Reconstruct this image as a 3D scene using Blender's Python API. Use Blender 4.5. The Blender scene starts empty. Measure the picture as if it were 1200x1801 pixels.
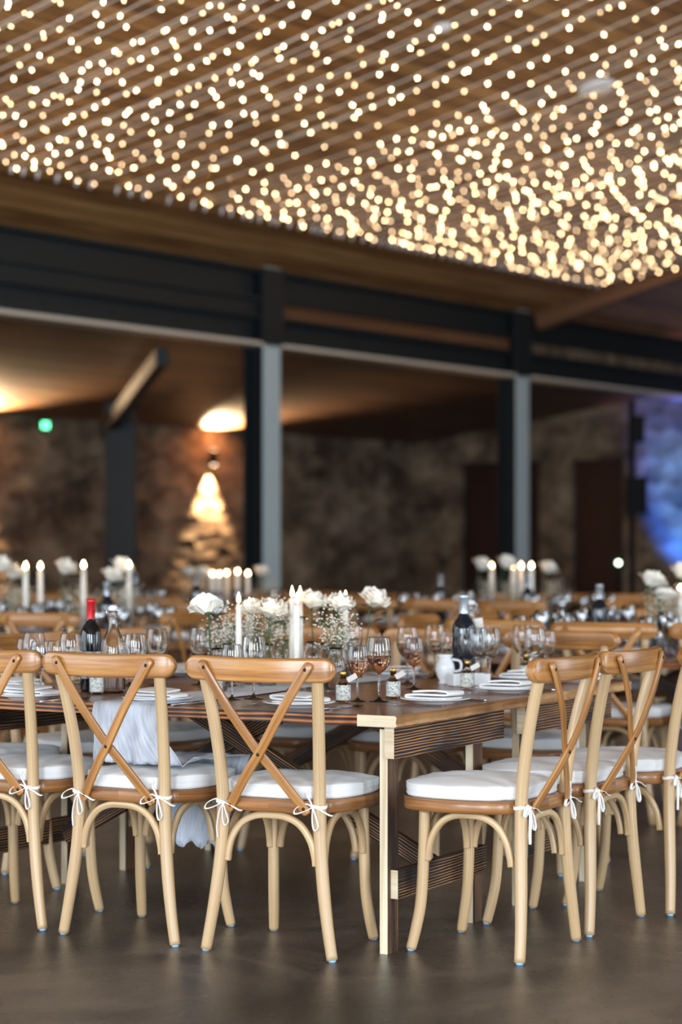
import bpy, math, random
from mathutils import Vector, Matrix
random.seed(7)
PI = math.pi
COL = bpy.context.scene.collection
HC = 1.184                                    # camera height
FPX = 3600.0

def V(*a): return Vector(a)
def lerp(a, b, t): return a + (b - a) * t

# ------------------------------------------------------------------ mesh builder
class MB:
    def __init__(s):
        s.v = []; s.f = []; s.uv = []; s.m = []; s.sm = []
    def face(s, idx, uvs=None, mat=0, smooth=True):
        s.f.append(tuple(idx)); s.uv.append(uvs or [(s.v[i][0], s.v[i][1]) for i in idx]); s.m.append(mat); s.sm.append(smooth)
    def build(s, name, mats, parent=None, loc=None, rz=None):
        me = bpy.data.meshes.new(name)
        me.from_pydata([tuple(p) for p in s.v], [], s.f)
        uvl = me.uv_layers.new(name='UVMap')
        k = 0
        for fu in s.uv:
            for c in fu:
                uvl.data[k].uv = c; k += 1
        for i, p in enumerate(me.polygons):
            p.material_index = s.m[i]; p.use_smooth = s.sm[i]
        if not isinstance(mats, (list, tuple)): mats = [mats]
        for m in mats: me.materials.append(m)
        me.update()
        o = bpy.data.objects.new(name, me); COL.objects.link(o)
        if parent is not None: o.parent = parent
        if loc is not None: o.location = loc
        if rz is not None: o.rotation_euler = (0, 0, rz)
        return o

def circle(n, r=1.0): return [(r * math.cos(2 * PI * i / n), r * math.sin(2 * PI * i / n)) for i in range(n)]
def rrect(w, h, r, k=3):
    out = []
    for cx, cy, a0 in ((w / 2 - r, h / 2 - r, 0), (-w / 2 + r, h / 2 - r, PI / 2), (-w / 2 + r, -h / 2 + r, PI), (w / 2 - r, -h / 2 + r, 3 * PI / 2)):
        for i in range(k + 1):
            a = a0 + PI / 2 * i / k
            out.append((cx + r * math.cos(a), cy + r * math.sin(a)))
    return out
def catmull(pts, n=6, closed=False):
    P = [Vector(p) for p in pts]; out = []; L = len(P)
    rng = range(L) if closed else range(L - 1)
    for i in rng:
        if closed: p0, p1, p2, p3 = P[(i - 1) % L], P[i], P[(i + 1) % L], P[(i + 2) % L]
        else: p0, p1, p2, p3 = P[max(i - 1, 0)], P[i], P[i + 1], P[min(i + 2, L - 1)]
        for k in range(n):
            t = k / n
            out.append(0.5 * ((2 * p1) + (p2 - p0) * t + (2 * p0 - 5 * p1 + 4 * p2 - p3) * t * t + (3 * p1 - p0 - 3 * p2 + p3) * t ** 3))
    if not closed: out.append(P[-1])
    return out
def sweep(mb, path, prof, hint=(0, 1, 0), sa=None, sb=None, mat=0, closed=False, smooth=True, cap=True):
    """prof (a,b): a along N, b along B (B close to hint)."""
    n = len(path); k = len(prof); base = len(mb.v); h = Vector(hint)
    per = [0.0]
    for j in range(k):
        a = prof[j]; b = prof[(j + 1) % k]; per.append(per[-1] + math.hypot(a[0] - b[0], a[1] - b[1]))
    L = 0; Ls = []
    B = None
    for i in range(n):
        p = path[i]
        if i: L += (path[i] - path[i - 1]).length
        Ls.append(L)
        if closed: T = path[(i + 1) % n] - path[i - 1]
        else: T = path[min(i + 1, n - 1)] - path[max(i - 1, 0)]
        T = T.normalized()
        b = (h if h.length > 0 else Vector((0, 0, 1))); b = b - T * b.dot(T)
        if b.length < 0.05 and B is not None: b = B - T * B.dot(T)
        B = b.normalized(); N = B.cross(T)
        fa = sa[i] if sa else 1; fb = sb[i] if sb else 1
        for (a, bb) in prof: mb.v.append(p + N * (a * fa) + B * (bb * fb))
    segs = n if closed else n - 1
    if closed: Ls.append(L + (path[0] - path[-1]).length)
    for i in range(segs):
        i2 = (i + 1) % n
        for j in range(k):
            j2 = (j + 1) % k
            mb.face((base + i * k + j, base + i * k + j2, base + i2 * k + j2, base + i2 * k + j),
                    [(Ls[i], per[j]), (Ls[i], per[j + 1]), (Ls[i + 1], per[j + 1]), (Ls[i + 1], per[j])], mat, smooth)
    if cap and not closed:
        mb.face([base + j for j in range(k)][::-1], None, mat, False)
        mb.face([base + (n - 1) * k + j for j in range(k)], None, mat, False)
def tube(mb, pts, r, n=8, sub=5, mat=0, rad=None, hint=(0, 1, 0), closed=False):
    path = catmull(pts, sub, closed) if sub > 1 else [Vector(p) for p in pts]
    sc = None
    if rad:
        sc = []
        m = len(path)
        for i in range(m):
            t = i / (m - 1) * (len(rad) - 1); a = int(min(t, len(rad) - 2)); sc.append(lerp(rad[a], rad[a + 1], t - a))
        r = 1.0
    sweep(mb, path, circle(n, r), hint, sc, sc, mat, closed)
def box(mb, c, d, rot=None, mat=0, uvaxis=0, bev=0.0, mats=None, off=(0, 0)):
    """box centre c dims d; grain runs along uvaxis. mats: dict of face index (-x,+x,-y,+y,-z,+z) -> mat"""
    x, y, z = d[0] / 2, d[1] / 2, d[2] / 2
    M = rot if rot is not None else Matrix.Identity(3)
    C = Vector(c)
    def q(pts, mi):
        base = len(mb.v); uv = []
        for p in pts:
            mb.v.append(C + M @ Vector(p))
            o = [a for a in range(3) if a != uvaxis]
            # second coordinate: axis that varies
            mb_ = [max(abs(pts[i][a] - pts[0][a]) for i in range(4)) for a in o]
            a2 = o[0] if mb_[0] > mb_[1] else o[1]
            uv.append((p[uvaxis] + off[0], p[a2] + off[1] + mi * 0.37))
        mb.face(range(base, base + 4), uv, mat if not mats else mats.get(mi, mat), False)
    q([(-x, -y, -z), (-x, -y, z), (-x, y, z), (-x, y, -z)], 0)
    q([(x, -y, -z), (x, y, -z), (x, y, z), (x, -y, z)], 1)
    q([(-x, -y, -z), (x, -y, -z), (x, -y, z), (-x, -y, z)], 2)
    q([(-x, y, -z), (-x, y, z), (x, y, z), (x, y, -z)], 3)
    q([(-x, -y, -z), (-x, y, -z), (x, y, -z), (x, -y, -z)], 4)
    q([(-x, -y, z), (x, -y, z), (x, y, z), (-x, y, z)], 5)
def lathe(mb, prof, n=24, c=(0, 0, 0), mat=0, smooth=True, closed=False):
    base = len(mb.v); k = len(prof); C = Vector(c)
    for (r, z) in prof:
        for i in range(n):
            a = 2 * PI * i / n
            mb.v.append(C + Vector((r * math.cos(a), r * math.sin(a), z)))
    for j in range(k if closed else k - 1):
        j2 = (j + 1) % k
        for i in range(n):
            i2 = (i + 1) % n
            mb.face((base + j * n + i, base + j * n + i2, base + j2 * n + i2, base + j2 * n + i),
                    [(i / n, prof[j][1]), ((i + 1) / n, prof[j][1]), ((i + 1) / n, prof[j2][1]), (i / n, prof[j2][1])], mat, smooth)
def bevel(o, w, seg=2, ang=0.6):
    m = o.modifiers.new('bevel', 'BEVEL'); m.width = w; m.segments = seg; m.limit_method = 'ANGLE'; m.angle_limit = ang; return o

# ------------------------------------------------------------------ materials
def srgb(r, g, b):
    f = lambda c: ((c / 255 + 0.055) / 1.055) ** 2.4 if c > 10 else c / 255 / 12.92
    return (f(r), f(g), f(b), 1)
class NT:
    def __init__(s, name):
        s.m = bpy.data.materials.new(name); s.m.use_nodes = True; s.t = s.m.node_tree
        s.t.nodes.clear(); s.out = s.t.nodes.new('ShaderNodeOutputMaterial')
    def n(s, typ, **kw):
        nd = s.t.nodes.new(typ)
        for k, v in kw.items():
            if k.startswith('i_'):
                key = k[2:].replace('_', ' ')
                nd.inputs[key].default_value = v
            else: setattr(nd, k, v)
        return nd
    def l(s, a, b): s.t.links.new(a, b)
    def ramp(s, fac, stops):
        r = s.n('ShaderNodeValToRGB'); e = r.color_ramp.elements
        while len(e) < len(stops): e.new(0.5)
        for i, (p, c) in enumerate(stops):
            e[i].position = p; e[i].color = c if len(c) == 4 else (*c, 1)
        s.l(fac, r.inputs[0]); return r
    def bsdf(s, **kw):
        b = s.n('ShaderNodeBsdfPrincipled')
        for k, v in kw.items(): b.inputs[k].default_value = v
        s.l(b.outputs[0], s.out.inputs[0]); return b
def plain(name, col, rough=0.5, metal=0, **kw):
    t = NT(name); t.bsdf(**{'Base Color': col, 'Roughness': rough, 'Metallic': metal, **kw}); return t.m
def wood(name, c1, c2, c3, rough=0.4, sc=1.0, seed=0.0, coat=0.0, bump=0.15, dark_ends=0):
    """grain runs along U of the UV map"""
    t = NT(name); tc = t.n('ShaderNodeTexCoord'); mp = t.n('ShaderNodeMapping')
    mp.inputs['Scale'].default_value = (2.2 * sc, 60 * sc, 1); t.l(tc.outputs['UV'], mp.inputs[0])
    oi = t.n('ShaderNodeObjectInfo'); cb = t.n('ShaderNodeCombineXYZ'); t.l(oi.outputs['Random'], cb.inputs[2])
    ml = t.n('ShaderNodeVectorMath', operation='SCALE'); ml.inputs['Scale'].default_value = 37.0; t.l(cb.outputs[0], ml.inputs[0])
    ad = t.n('ShaderNodeVectorMath', operation='ADD'); t.l(mp.outputs[0], ad.inputs[0]); t.l(ml.outputs[0], ad.inputs[1])
    n1 = t.n('ShaderNodeTexNoise', i_Scale=1.0, i_Detail=5.0, i_Roughness=0.6, i_Distortion=0.6); t.l(ad.outputs[0], n1.inputs['Vector'])
    mp2 = t.n('ShaderNodeMapping'); mp2.inputs['Scale'].default_value = (0.3, 0.08, 1); t.l(ad.outputs[0], mp2.inputs[0])
    n2 = t.n('ShaderNodeTexNoise', i_Scale=3.0, i_Detail=2.0); t.l(mp2.outputs[0], n2.inputs['Vector'])
    r = t.ramp(n1.outputs[0], [(0.28, c1), (0.5, c2), (0.72, c3)])
    mx = t.n('ShaderNodeMix', data_type='RGBA', blend_type='OVERLAY'); mx.inputs[0].default_value = 0.45
    t.l(r.outputs[0], mx.inputs[6]); t.l(n2.outputs[0], mx.inputs[7])
    b = t.bsdf(Roughness=rough); b.inputs['Coat Weight'].default_value = coat; b.inputs['Coat Roughness'].default_value = 0.15
    t.l(mx.outputs[2], b.inputs['Base Color'])
    bp = t.n('ShaderNodeBump', i_Strength=bump, i_Distance=0.002); t.l(n1.outputs[0], bp.inputs['Height']); t.l(bp.outputs[0], b.inputs['Normal'])
    return t.m
def ringwood(name, c1, c2, c3, rough=0.5, period=.008, coat=0.0, bump=0.4, pos=(.25, .6, .9)):
    """strongly marked growth rings running along U"""
    t = NT(name); tc = t.n('ShaderNodeTexCoord'); mp = t.n('ShaderNodeMapping'); mp.inputs['Scale'].default_value = (.10, 1, 1); t.l(tc.outputs['UV'], mp.inputs[0])
    oi = t.n('ShaderNodeObjectInfo'); cb = t.n('ShaderNodeCombineXYZ'); t.l(oi.outputs['Random'], cb.inputs[0]); t.l(oi.outputs['Random'], cb.inputs[1])
    ad = t.n('ShaderNodeVectorMath', operation='ADD'); t.l(mp.outputs[0], ad.inputs[0]); t.l(cb.outputs[0], ad.inputs[1])
    w = t.n('ShaderNodeTexWave', wave_type='BANDS', bands_direction='Y', i_Scale=.314 / period, i_Distortion=9.0, i_Detail=3.0); w.inputs['Detail Scale'].default_value = .35; w.inputs['Detail Roughness'].default_value = .6
    t.l(ad.outputs[0], w.inputs['Vector'])
    mp2 = t.n('ShaderNodeMapping'); mp2.inputs['Scale'].default_value = (25, 12, 1); t.l(ad.outputs[0], mp2.inputs[0])
    n = t.n('ShaderNodeTexNoise', i_Scale=1.0, i_Detail=4.0); t.l(mp2.outputs[0], n.inputs['Vector'])
    ml = t.n('ShaderNodeMath', operation='MULTIPLY'); t.l(w.outputs['Fac'], ml.inputs[0]); t.l(n.outputs[0], ml.inputs[1])
    m2 = t.n('ShaderNodeMath', operation='MULTIPLY'); t.l(ml.outputs[0], m2.inputs[0]); m2.inputs[1].default_value = 1.7
    r = t.ramp(m2.outputs[0], [(pos[0], c1), (pos[1], c2), (pos[2], c3)])
    b = t.bsdf(Roughness=rough); b.inputs['Coat Weight'].default_value = coat; b.inputs['Coat Roughness'].default_value = .15
    t.l(r.outputs[0], b.inputs['Base Color'])
    bp = t.n('ShaderNodeBump', i_Strength=bump, i_Distance=0.002); t.l(w.outputs['Fac'], bp.inputs['Height']); t.l(bp.outputs[0], b.inputs['Normal'])
    return t.m
M = {}
M['rail'] = wood('honey_ash', srgb(126, 78, 36), srgb(172, 117, 62), srgb(198, 148, 90), 0.28, 1.0, coat=0.25)
M['leg'] = wood('pale_ash', srgb(158, 124, 86), srgb(196, 163, 120), srgb(216, 188, 148), 0.34, 0.9, coat=0.2)
M['seatwood'] = wood('seat_ash', srgb(118, 74, 38), srgb(152, 101, 56), srgb(184, 134, 82), 0.36, 1.0, coat=0.2)
M['char'] = ringwood('charred_pine', srgb(16, 11, 10), srgb(52, 32, 22), srgb(176, 124, 78), 0.6, .009)
M['top'] = ringwood('scorched_tabletop', srgb(30, 15, 10), srgb(98, 50, 24), srgb(190, 116, 58), 0.32, .016, coat=0.3, bump=0.15, pos=(.12, .45, .85))
M['bare'] = wood('bare_pine', srgb(176, 150, 118), srgb(205, 184, 152), srgb(224, 208, 182), 0.6, 0.6, bump=0.3)
M['edgewood'] = wood('rough_cut_edge', srgb(84, 50, 28), srgb(176, 126, 76), srgb(220, 180, 130), 0.55, 0.5, bump=0.8)
def cloth(name, col, sc=900, rough=0.85, wr=0.2):
    t = NT(name); tc = t.n('ShaderNodeTexCoord')
    n1 = t.n('ShaderNodeTexNoise', i_Scale=14.0, i_Detail=4.0); t.l(tc.outputs['Object'], n1.inputs['Vector'])
    n2 = t.n('ShaderNodeTexNoise', i_Scale=float(sc), i_Detail=1.0); t.l(tc.outputs['Object'], n2.inputs['Vector'])
    a = t.n('ShaderNodeMath', operation='MULTIPLY_ADD'); t.l(n2.outputs[0], a.inputs[0]); a.inputs[1].default_value = 0.15; t.l(n1.outputs[0], a.inputs[2])
    b = t.bsdf(**{'Base Color': col, 'Roughness': rough, 'Sheen Weight': 0.2})
    bp = t.n('ShaderNodeBump', i_Strength=wr, i_Distance=0.01); t.l(a.outputs[0], bp.inputs['Height']); t.l(bp.outputs[0], b.inputs['Normal'])
    return t.m
M['cushion'] = cloth('white_cotton', srgb(232, 232, 230), wr=0.3)
M['tie'] = cloth('white_cotton_tape', srgb(240, 238, 232))
M['napkin'] = cloth('white_linen', srgb(238, 238, 238))
M['china'] = plain('white_china', srgb(236, 238, 240), 0.12)
M['screw'] = plain('dark_screw', srgb(60, 48, 42), 0.35, 0.9)
M['glide'] = plain('blue_white_glide', srgb(150, 190, 215), 0.4)
M['steel'] = plain('polished_steel', srgb(190, 190, 192), 0.15, 1.0)
M['gold'] = plain('gold_cap', srgb(200, 160, 90), 0.3, 1.0)
M['paper'] = plain('cream_card', srgb(228, 220, 212), 0.8)
M['wax'] = plain('white_wax', srgb(240, 234, 222), 0.4, **{'Subsurface Weight': 0.3, 'Subsurface Radius': (0.02, 0.01, 0.006)})
M['wick'] = plain('black_wick', srgb(30, 26, 24), 0.9)
M['stem'] = plain('green_stem', srgb(58, 84, 46), 0.5)
M['leafg'] = plain('dark_green_leaf', srgb(34, 62, 40), 0.35)
M['petal'] = plain('cream_petal', srgb(246, 240, 226), 0.55, **{'Subsurface Weight': 0.15, 'Subsurface Radius': (0.01, 0.008, 0.005)})
M['gyp'] = plain('white_blossom', srgb(238, 232, 216), 0.7)
M['gypstem'] = plain('thin_green_stalk', srgb(98, 112, 72), 0.7)
M['darkglass'] = plain('dark_bottle_glass', srgb(10, 16, 18), 0.05, 0, **{'Coat Weight': 0.5})
M['tealglass'] = plain('blue_black_bottle_glass', srgb(8, 26, 36), 0.04, 0, **{'Coat Weight': 0.6})
M['red'] = plain('red_foil', srgb(190, 24, 28), 0.3, 0.3)
M['silverfoil'] = plain('silver_foil', srgb(190, 196, 204), 0.22, 0.7)
M['rubber'] = plain('white_stopper', srgb(225, 225, 225), 0.4)
M['wire'] = plain('clear_white_cable', srgb(236, 226, 210), 0.4)
M['black'] = plain('black_casing', srgb(6, 6, 7), 0.7, 0, **{'Specular IOR Level': 0.2})
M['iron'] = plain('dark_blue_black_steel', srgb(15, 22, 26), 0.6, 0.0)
M['iron_lit'] = plain('daylit_column_steel', srgb(176, 190, 194), 0.45, 0.0)  # paler copy of the column steel, daylight on the hall-facing flange put into the colour
M['flange_lit'] = plain('lit_flange_steel', srgb(196, 186, 172), 0.5)  # light on the lower beam's bottom flange, painted as a paler steel
def glassmat():
    t = NT('clear_glass'); b = t.n('ShaderNodeBsdfGlass', i_IOR=1.45, i_Roughness=0.0); b.inputs['Color'].default_value = (0.985, 0.99, 0.99, 1)
    t.l(b.outputs[0], t.out.inputs[0]); return t.m
M['glass'] = glassmat()
def thinglass():
    t = NT('thin_glass'); tr = t.n('ShaderNodeBsdfTransparent'); tr.inputs[0].default_value = (0.93, 0.95, 0.96, 1)
    g = t.n('ShaderNodeBsdfGlossy', i_Roughness=0.03); f = t.n('ShaderNodeFresnel', i_IOR=3.2)
    mx = t.n('ShaderNodeMixShader'); t.l(f.outputs[0], mx.inputs[0]); t.l(tr.outputs[0], mx.inputs[1]); t.l(g.outputs[0], mx.inputs[2]); t.l(mx.outputs[0], t.out.inputs[0]); return t.m
M['thin'] = thinglass()
def liquid(name, col):
    t = NT(name); b = t.n('ShaderNodeBsdfGlass', i_IOR=1.33, i_Roughness=0.0); b.inputs['Color'].default_value = col
    t.l(b.outputs[0], t.out.inputs[0]); return t.m
M['rose_wine'] = liquid('rose_wine', (0.93, 0.74, 0.64, 1))
M['amber'] = liquid('amber_spirit', (0.95, 0.6, 0.22, 1))
def emit(name, col, st):
    t = NT(name); e = t.n('ShaderNodeEmission', i_Strength=st); e.inputs[0].default_value = col; t.l(e.outputs[0], t.out.inputs[0]); return t.m
M['bulb'] = emit('warm_bulb', (1.0, 0.68, 0.36, 1), 46.0)
M['bulbdim'] = emit('warm_bulb_turned_away', (1.0, 0.66, 0.36, 1), 17.0)
M['flame'] = emit('candle_flame', (1.0, 0.66, 0.34, 1), 45.0)
M['green'] = emit('green_lamp', (0.1, 0.9, 0.35, 1), 6.0)
M['ledwhite'] = emit('greenish_led', (0.75, 1.0, 0.6, 1), 9.0)
M['sconce_lens'] = emit('sconce_lens', (1.0, 0.75, 0.5, 1), 14.0)
def labelmat(name, base, ink, sc=40):
    t = NT(name); tc = t.n('ShaderNodeTexCoord')
    n = t.n('ShaderNodeTexNoise', i_Scale=float(sc), i_Detail=3.0, i_Distortion=1.5); t.l(tc.outputs['Object'], n.inputs['Vector'])
    r = t.ramp(n.outputs[0], [(0.0, base), (0.49, base), (0.54, ink), (0.60, base)])
    b = t.bsdf(Roughness=0.6); t.l(r.outputs[0], b.inputs['Base Color']); return t.m
M['floral'] = labelmat('floral_label', srgb(216, 218, 212), srgb(80, 96, 86), 60)
M['winelabel'] = labelmat('wine_label', srgb(222, 222, 222), srgb(90, 80, 96), 35)
def gauze():
    t = NT('white_gauze'); tc = t.n('ShaderNodeTexCoord'); mp = t.n('ShaderNodeMapping'); mp.inputs['Scale'].default_value = (55, 4, 1)
    t.l(tc.outputs['UV'], mp.inputs[0]); n = t.n('ShaderNodeTexNoise', i_Scale=1.0, i_Detail=5.0, i_Distortion=0.8); t.l(mp.outputs[0], n.inputs['Vector'])
    r = t.ramp(n.outputs[0], [(0.3, srgb(186, 194, 210)), (0.6, srgb(222, 226, 234))])
    b = t.bsdf(Roughness=0.9, **{'Sheen Weight': 0.3}); t.l(r.outputs[0], b.inputs['Base Color'])
    bp = t.n('ShaderNodeBump', i_Strength=0.7, i_Distance=0.006); t.l(n.outputs[0], bp.inputs['Height']); t.l(bp.outputs[0], b.inputs['Normal'])
    tr = t.n('ShaderNodeBsdfTransparent'); mx = t.n('ShaderNodeMixShader'); mx.inputs[0].default_value = 0.12
    t.l(b.outputs[0], mx.inputs[1]); t.l(tr.outputs[0], mx.inputs[2]); t.l(mx.outputs[0], t.out.inputs[0]); return t.m
M['gauze'] = gauze()
def concrete():
    t = NT('polished_concrete'); tc = t.n('ShaderNodeTexCoord')
    n1 = t.n('ShaderNodeTexNoise', i_Scale=1.1, i_Detail=6.0, i_Roughness=0.6, i_Distortion=0.8); t.l(tc.outputs['Object'], n1.inputs['Vector'])
    n2 = t.n('ShaderNodeTexNoise', i_Scale=38.0, i_Detail=8.0, i_Roughness=0.8); t.l(tc.outputs['Object'], n2.inputs['Vector'])
    r1 = t.ramp(n1.outputs[0], [(0.32, srgb(50, 46, 43)), (0.5, srgb(92, 83, 76)), (0.68, srgb(146, 132, 118))])
    r2 = t.ramp(n2.outputs[0], [(0.38, srgb(60, 58, 58)), (0.5, srgb(126, 124, 122)), (0.62, srgb(150, 146, 142)), (0.74, srgb(236, 232, 226))])
    mx = t.n('ShaderNodeMix', data_type='RGBA', blend_type='OVERLAY'); mx.inputs[0].default_value = 0.6
    t.l(r1.outputs[0], mx.inputs[6]); t.l(r2.outputs[0], mx.inputs[7])
    b = t.bsdf(Roughness=0.3); t.l(mx.outputs[2], b.inputs['Base Color'])
    rr = t.n('ShaderNodeMapRange'); t.l(n2.outputs[0], rr.inputs[0]); rr.inputs['To Min'].default_value = 0.18; rr.inputs['To Max'].default_value = 0.4
    t.l(rr.outputs[0], b.inputs['Roughness'])
    bp = t.n('ShaderNodeBump', i_Strength=0.25, i_Distance=0.004); t.l(n2.outputs[0], bp.inputs['Height']); t.l(bp.outputs[0], b.inputs['Normal'])
    return t.m
M['floor'] = concrete()
def boards(name, w, c1, c2, c3, groove, axis=1, rough=0.55):
    t = NT(name); tc = t.n('ShaderNodeTexCoord'); sp = t.n('ShaderNodeSeparateXYZ'); t.l(tc.outputs['UV'], sp.inputs[0])
    d = t.n('ShaderNodeMath', operation='DIVIDE'); t.l(sp.outputs[1], d.inputs[0]); d.inputs[1].default_value = w
    fl = t.n('ShaderNodeMath', operation='FLOOR'); t.l(d.outputs[0], fl.inputs[0])
    fr = t.n('ShaderNodeMath', operation='FRACT'); t.l(d.outputs[0], fr.inputs[0])
    wn = t.n('ShaderNodeTexWhiteNoise', noise_dimensions='1D'); t.l(fl.outputs[0], wn.inputs['W'])
    cb = t.n('ShaderNodeCombineXYZ'); t.l(sp.outputs[0], cb.inputs[0]); t.l(sp.outputs[1], cb.inputs[1]); t.l(fl.outputs[0], cb.inputs[2])
    mp = t.n('ShaderNodeMapping'); mp.inputs['Scale'].default_value = (0.9, 14, 3.1); t.l(cb.outputs[0], mp.inputs[0])
    n = t.n('ShaderNodeTexNoise', i_Scale=1.3, i_Detail=5.0, i_Distortion=0.7); t.l(mp.outputs[0], n.inputs['Vector'])
    ad = t.n('ShaderNodeMath', operation='MULTIPLY_ADD'); t.l(wn.outputs[0], ad.inputs[0]); ad.inputs[1].default_value = 0.3; 
    sb = t.n('ShaderNodeMath', operation='SUBTRACT'); t.l(n.outputs[0], sb.inputs[0]); sb.inputs[1].default_value = 0.15; t.l(sb.outputs[0], ad.inputs[2])
    r = t.ramp(ad.outputs[0], [(0.25, c1), (0.5, c2), (0.75, c3)])
    g = t.n('ShaderNodeMath', operation='LESS_THAN'); t.l(fr.outputs[0], g.inputs[0]); g.inputs[1].default_value = 0.09
    mx = t.n('ShaderNodeMix', data_type='RGBA'); t.l(g.outputs[0], mx.inputs[0]); t.l(r.outputs[0], mx.inputs[6]); mx.inputs[7].default_value = groove
    b = t.bsdf(Roughness=rough); t.l(mx.outputs[2], b.inputs['Base Color']); return t.m
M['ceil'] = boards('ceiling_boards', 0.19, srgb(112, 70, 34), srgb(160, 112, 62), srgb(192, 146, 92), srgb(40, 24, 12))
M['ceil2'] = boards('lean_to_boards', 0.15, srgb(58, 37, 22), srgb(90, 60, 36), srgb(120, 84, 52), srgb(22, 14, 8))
def stone():
    t = NT('rubble_stone'); tc = t.n('ShaderNodeTexCoord')
    mp = t.n('ShaderNodeMapping'); mp.inputs['Scale'].default_value = (1, 1, 1.7); t.l(tc.outputs['Object'], mp.inputs[0])
    vo = t.n('ShaderNodeTexVoronoi', i_Scale=3.2); t.l(mp.outputs[0], vo.inputs['Vector'])
    n = t.n('ShaderNodeTexNoise', i_Scale=1.4, i_Detail=6.0, i_Roughness=0.65); t.l(tc.outputs['Object'], n.inputs['Vector'])
    mx = t.n('ShaderNodeMix', data_type='RGBA'); mx.inputs[0].default_value = 0.55
    sp = t.n('ShaderNodeSeparateColor'); t.l(vo.outputs['Color'], sp.inputs[0])
    r1 = t.ramp(sp.outputs[0], [(0.0, srgb(60, 46, 36)), (0.5, srgb(118, 96, 74)), (1.0, srgb(158, 138, 112))])
    r2 = t.ramp(n.outputs[0], [(0.38, srgb(30, 24, 20)), (0.5, srgb(112, 92, 72)), (0.68, srgb(172, 150, 124))])
    t.l(r1.outputs[0], mx.inputs[6]); t.l(r2.outputs[0], mx.inputs[7])
    b = t.bsdf(Roughness=0.9); t.l(mx.outputs[2], b.inputs['Base Color'])
    bp = t.n('ShaderNodeBump', i_Strength=0.8, i_Distance=0.05); t.l(vo.outputs['Distance'], bp.inputs['Height']); t.l(bp.outputs[0], b.inputs['Normal'])
    return t.m
M['stone'] = stone()
M['doorwood'] = plain('dark_red_brown_door', srgb(46, 26, 20), 0.5)
M['darkinfill'] = wood('infill_boards', srgb(60, 38, 24), srgb(104, 68, 42), srgb(134, 94, 62), 0.6, 0.1)

# ------------------------------------------------------------------ object helpers
def tag(o, label=None, cat=None, group=None, kind=None):
    if label: o['label'] = label
    if cat: o['category'] = cat
    if group: o['group'] = group
    if kind: o['kind'] = kind
    return o
def empty(name, loc=(0, 0, 0), rz=0):
    o = bpy.data.objects.new(name, None); COL.objects.link(o); o.location = loc; o.rotation_euler = (0, 0, rz); o.empty_display_size = 0.1
    return o
KIDS = {}
def kids(o): return [c for c in ALLP if c.parent == o] if False else list(o.children)
def tree(o):
    return (o, [tree(c) for c in o.children])
def copy_tree(tr, loc=None, rz=None, parent=None, label=None, group=None):
    o, ch = tr
    c = o.copy(); COL.objects.link(c)
    if parent is not None: c.parent = parent
    if loc is not None: c.location = loc
    if rz is not None: c.rotation_euler = (0, 0, rz)
    if label: c['label'] = label
    if group: c['group'] = group
    for k in ch: copy_tree(k, parent=c)
    return c
class Kind:
    """first use moves the prototype itself; later uses copy the thing with its parts and sub-parts"""
    def __init__(s, root, cat): s.t = tree(root); s.root = root; s.used = False; root['category'] = cat
    def put(s, loc, rz, label, group=None, tilt=None, scale=None):
        if not s.used:
            s.used = True; o = s.root; o.location = loc; o.rotation_euler = (0, 0, rz); o['label'] = label
            if group: o['group'] = group
        else: o = copy_tree(s.t, loc, rz, None, label, group)
        if not group and 'group' in o: del o['group']
        if tilt: o.rotation_euler = (tilt[0], tilt[1], rz)
        if scale: o.scale = (scale, scale, scale)
        return o
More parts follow.
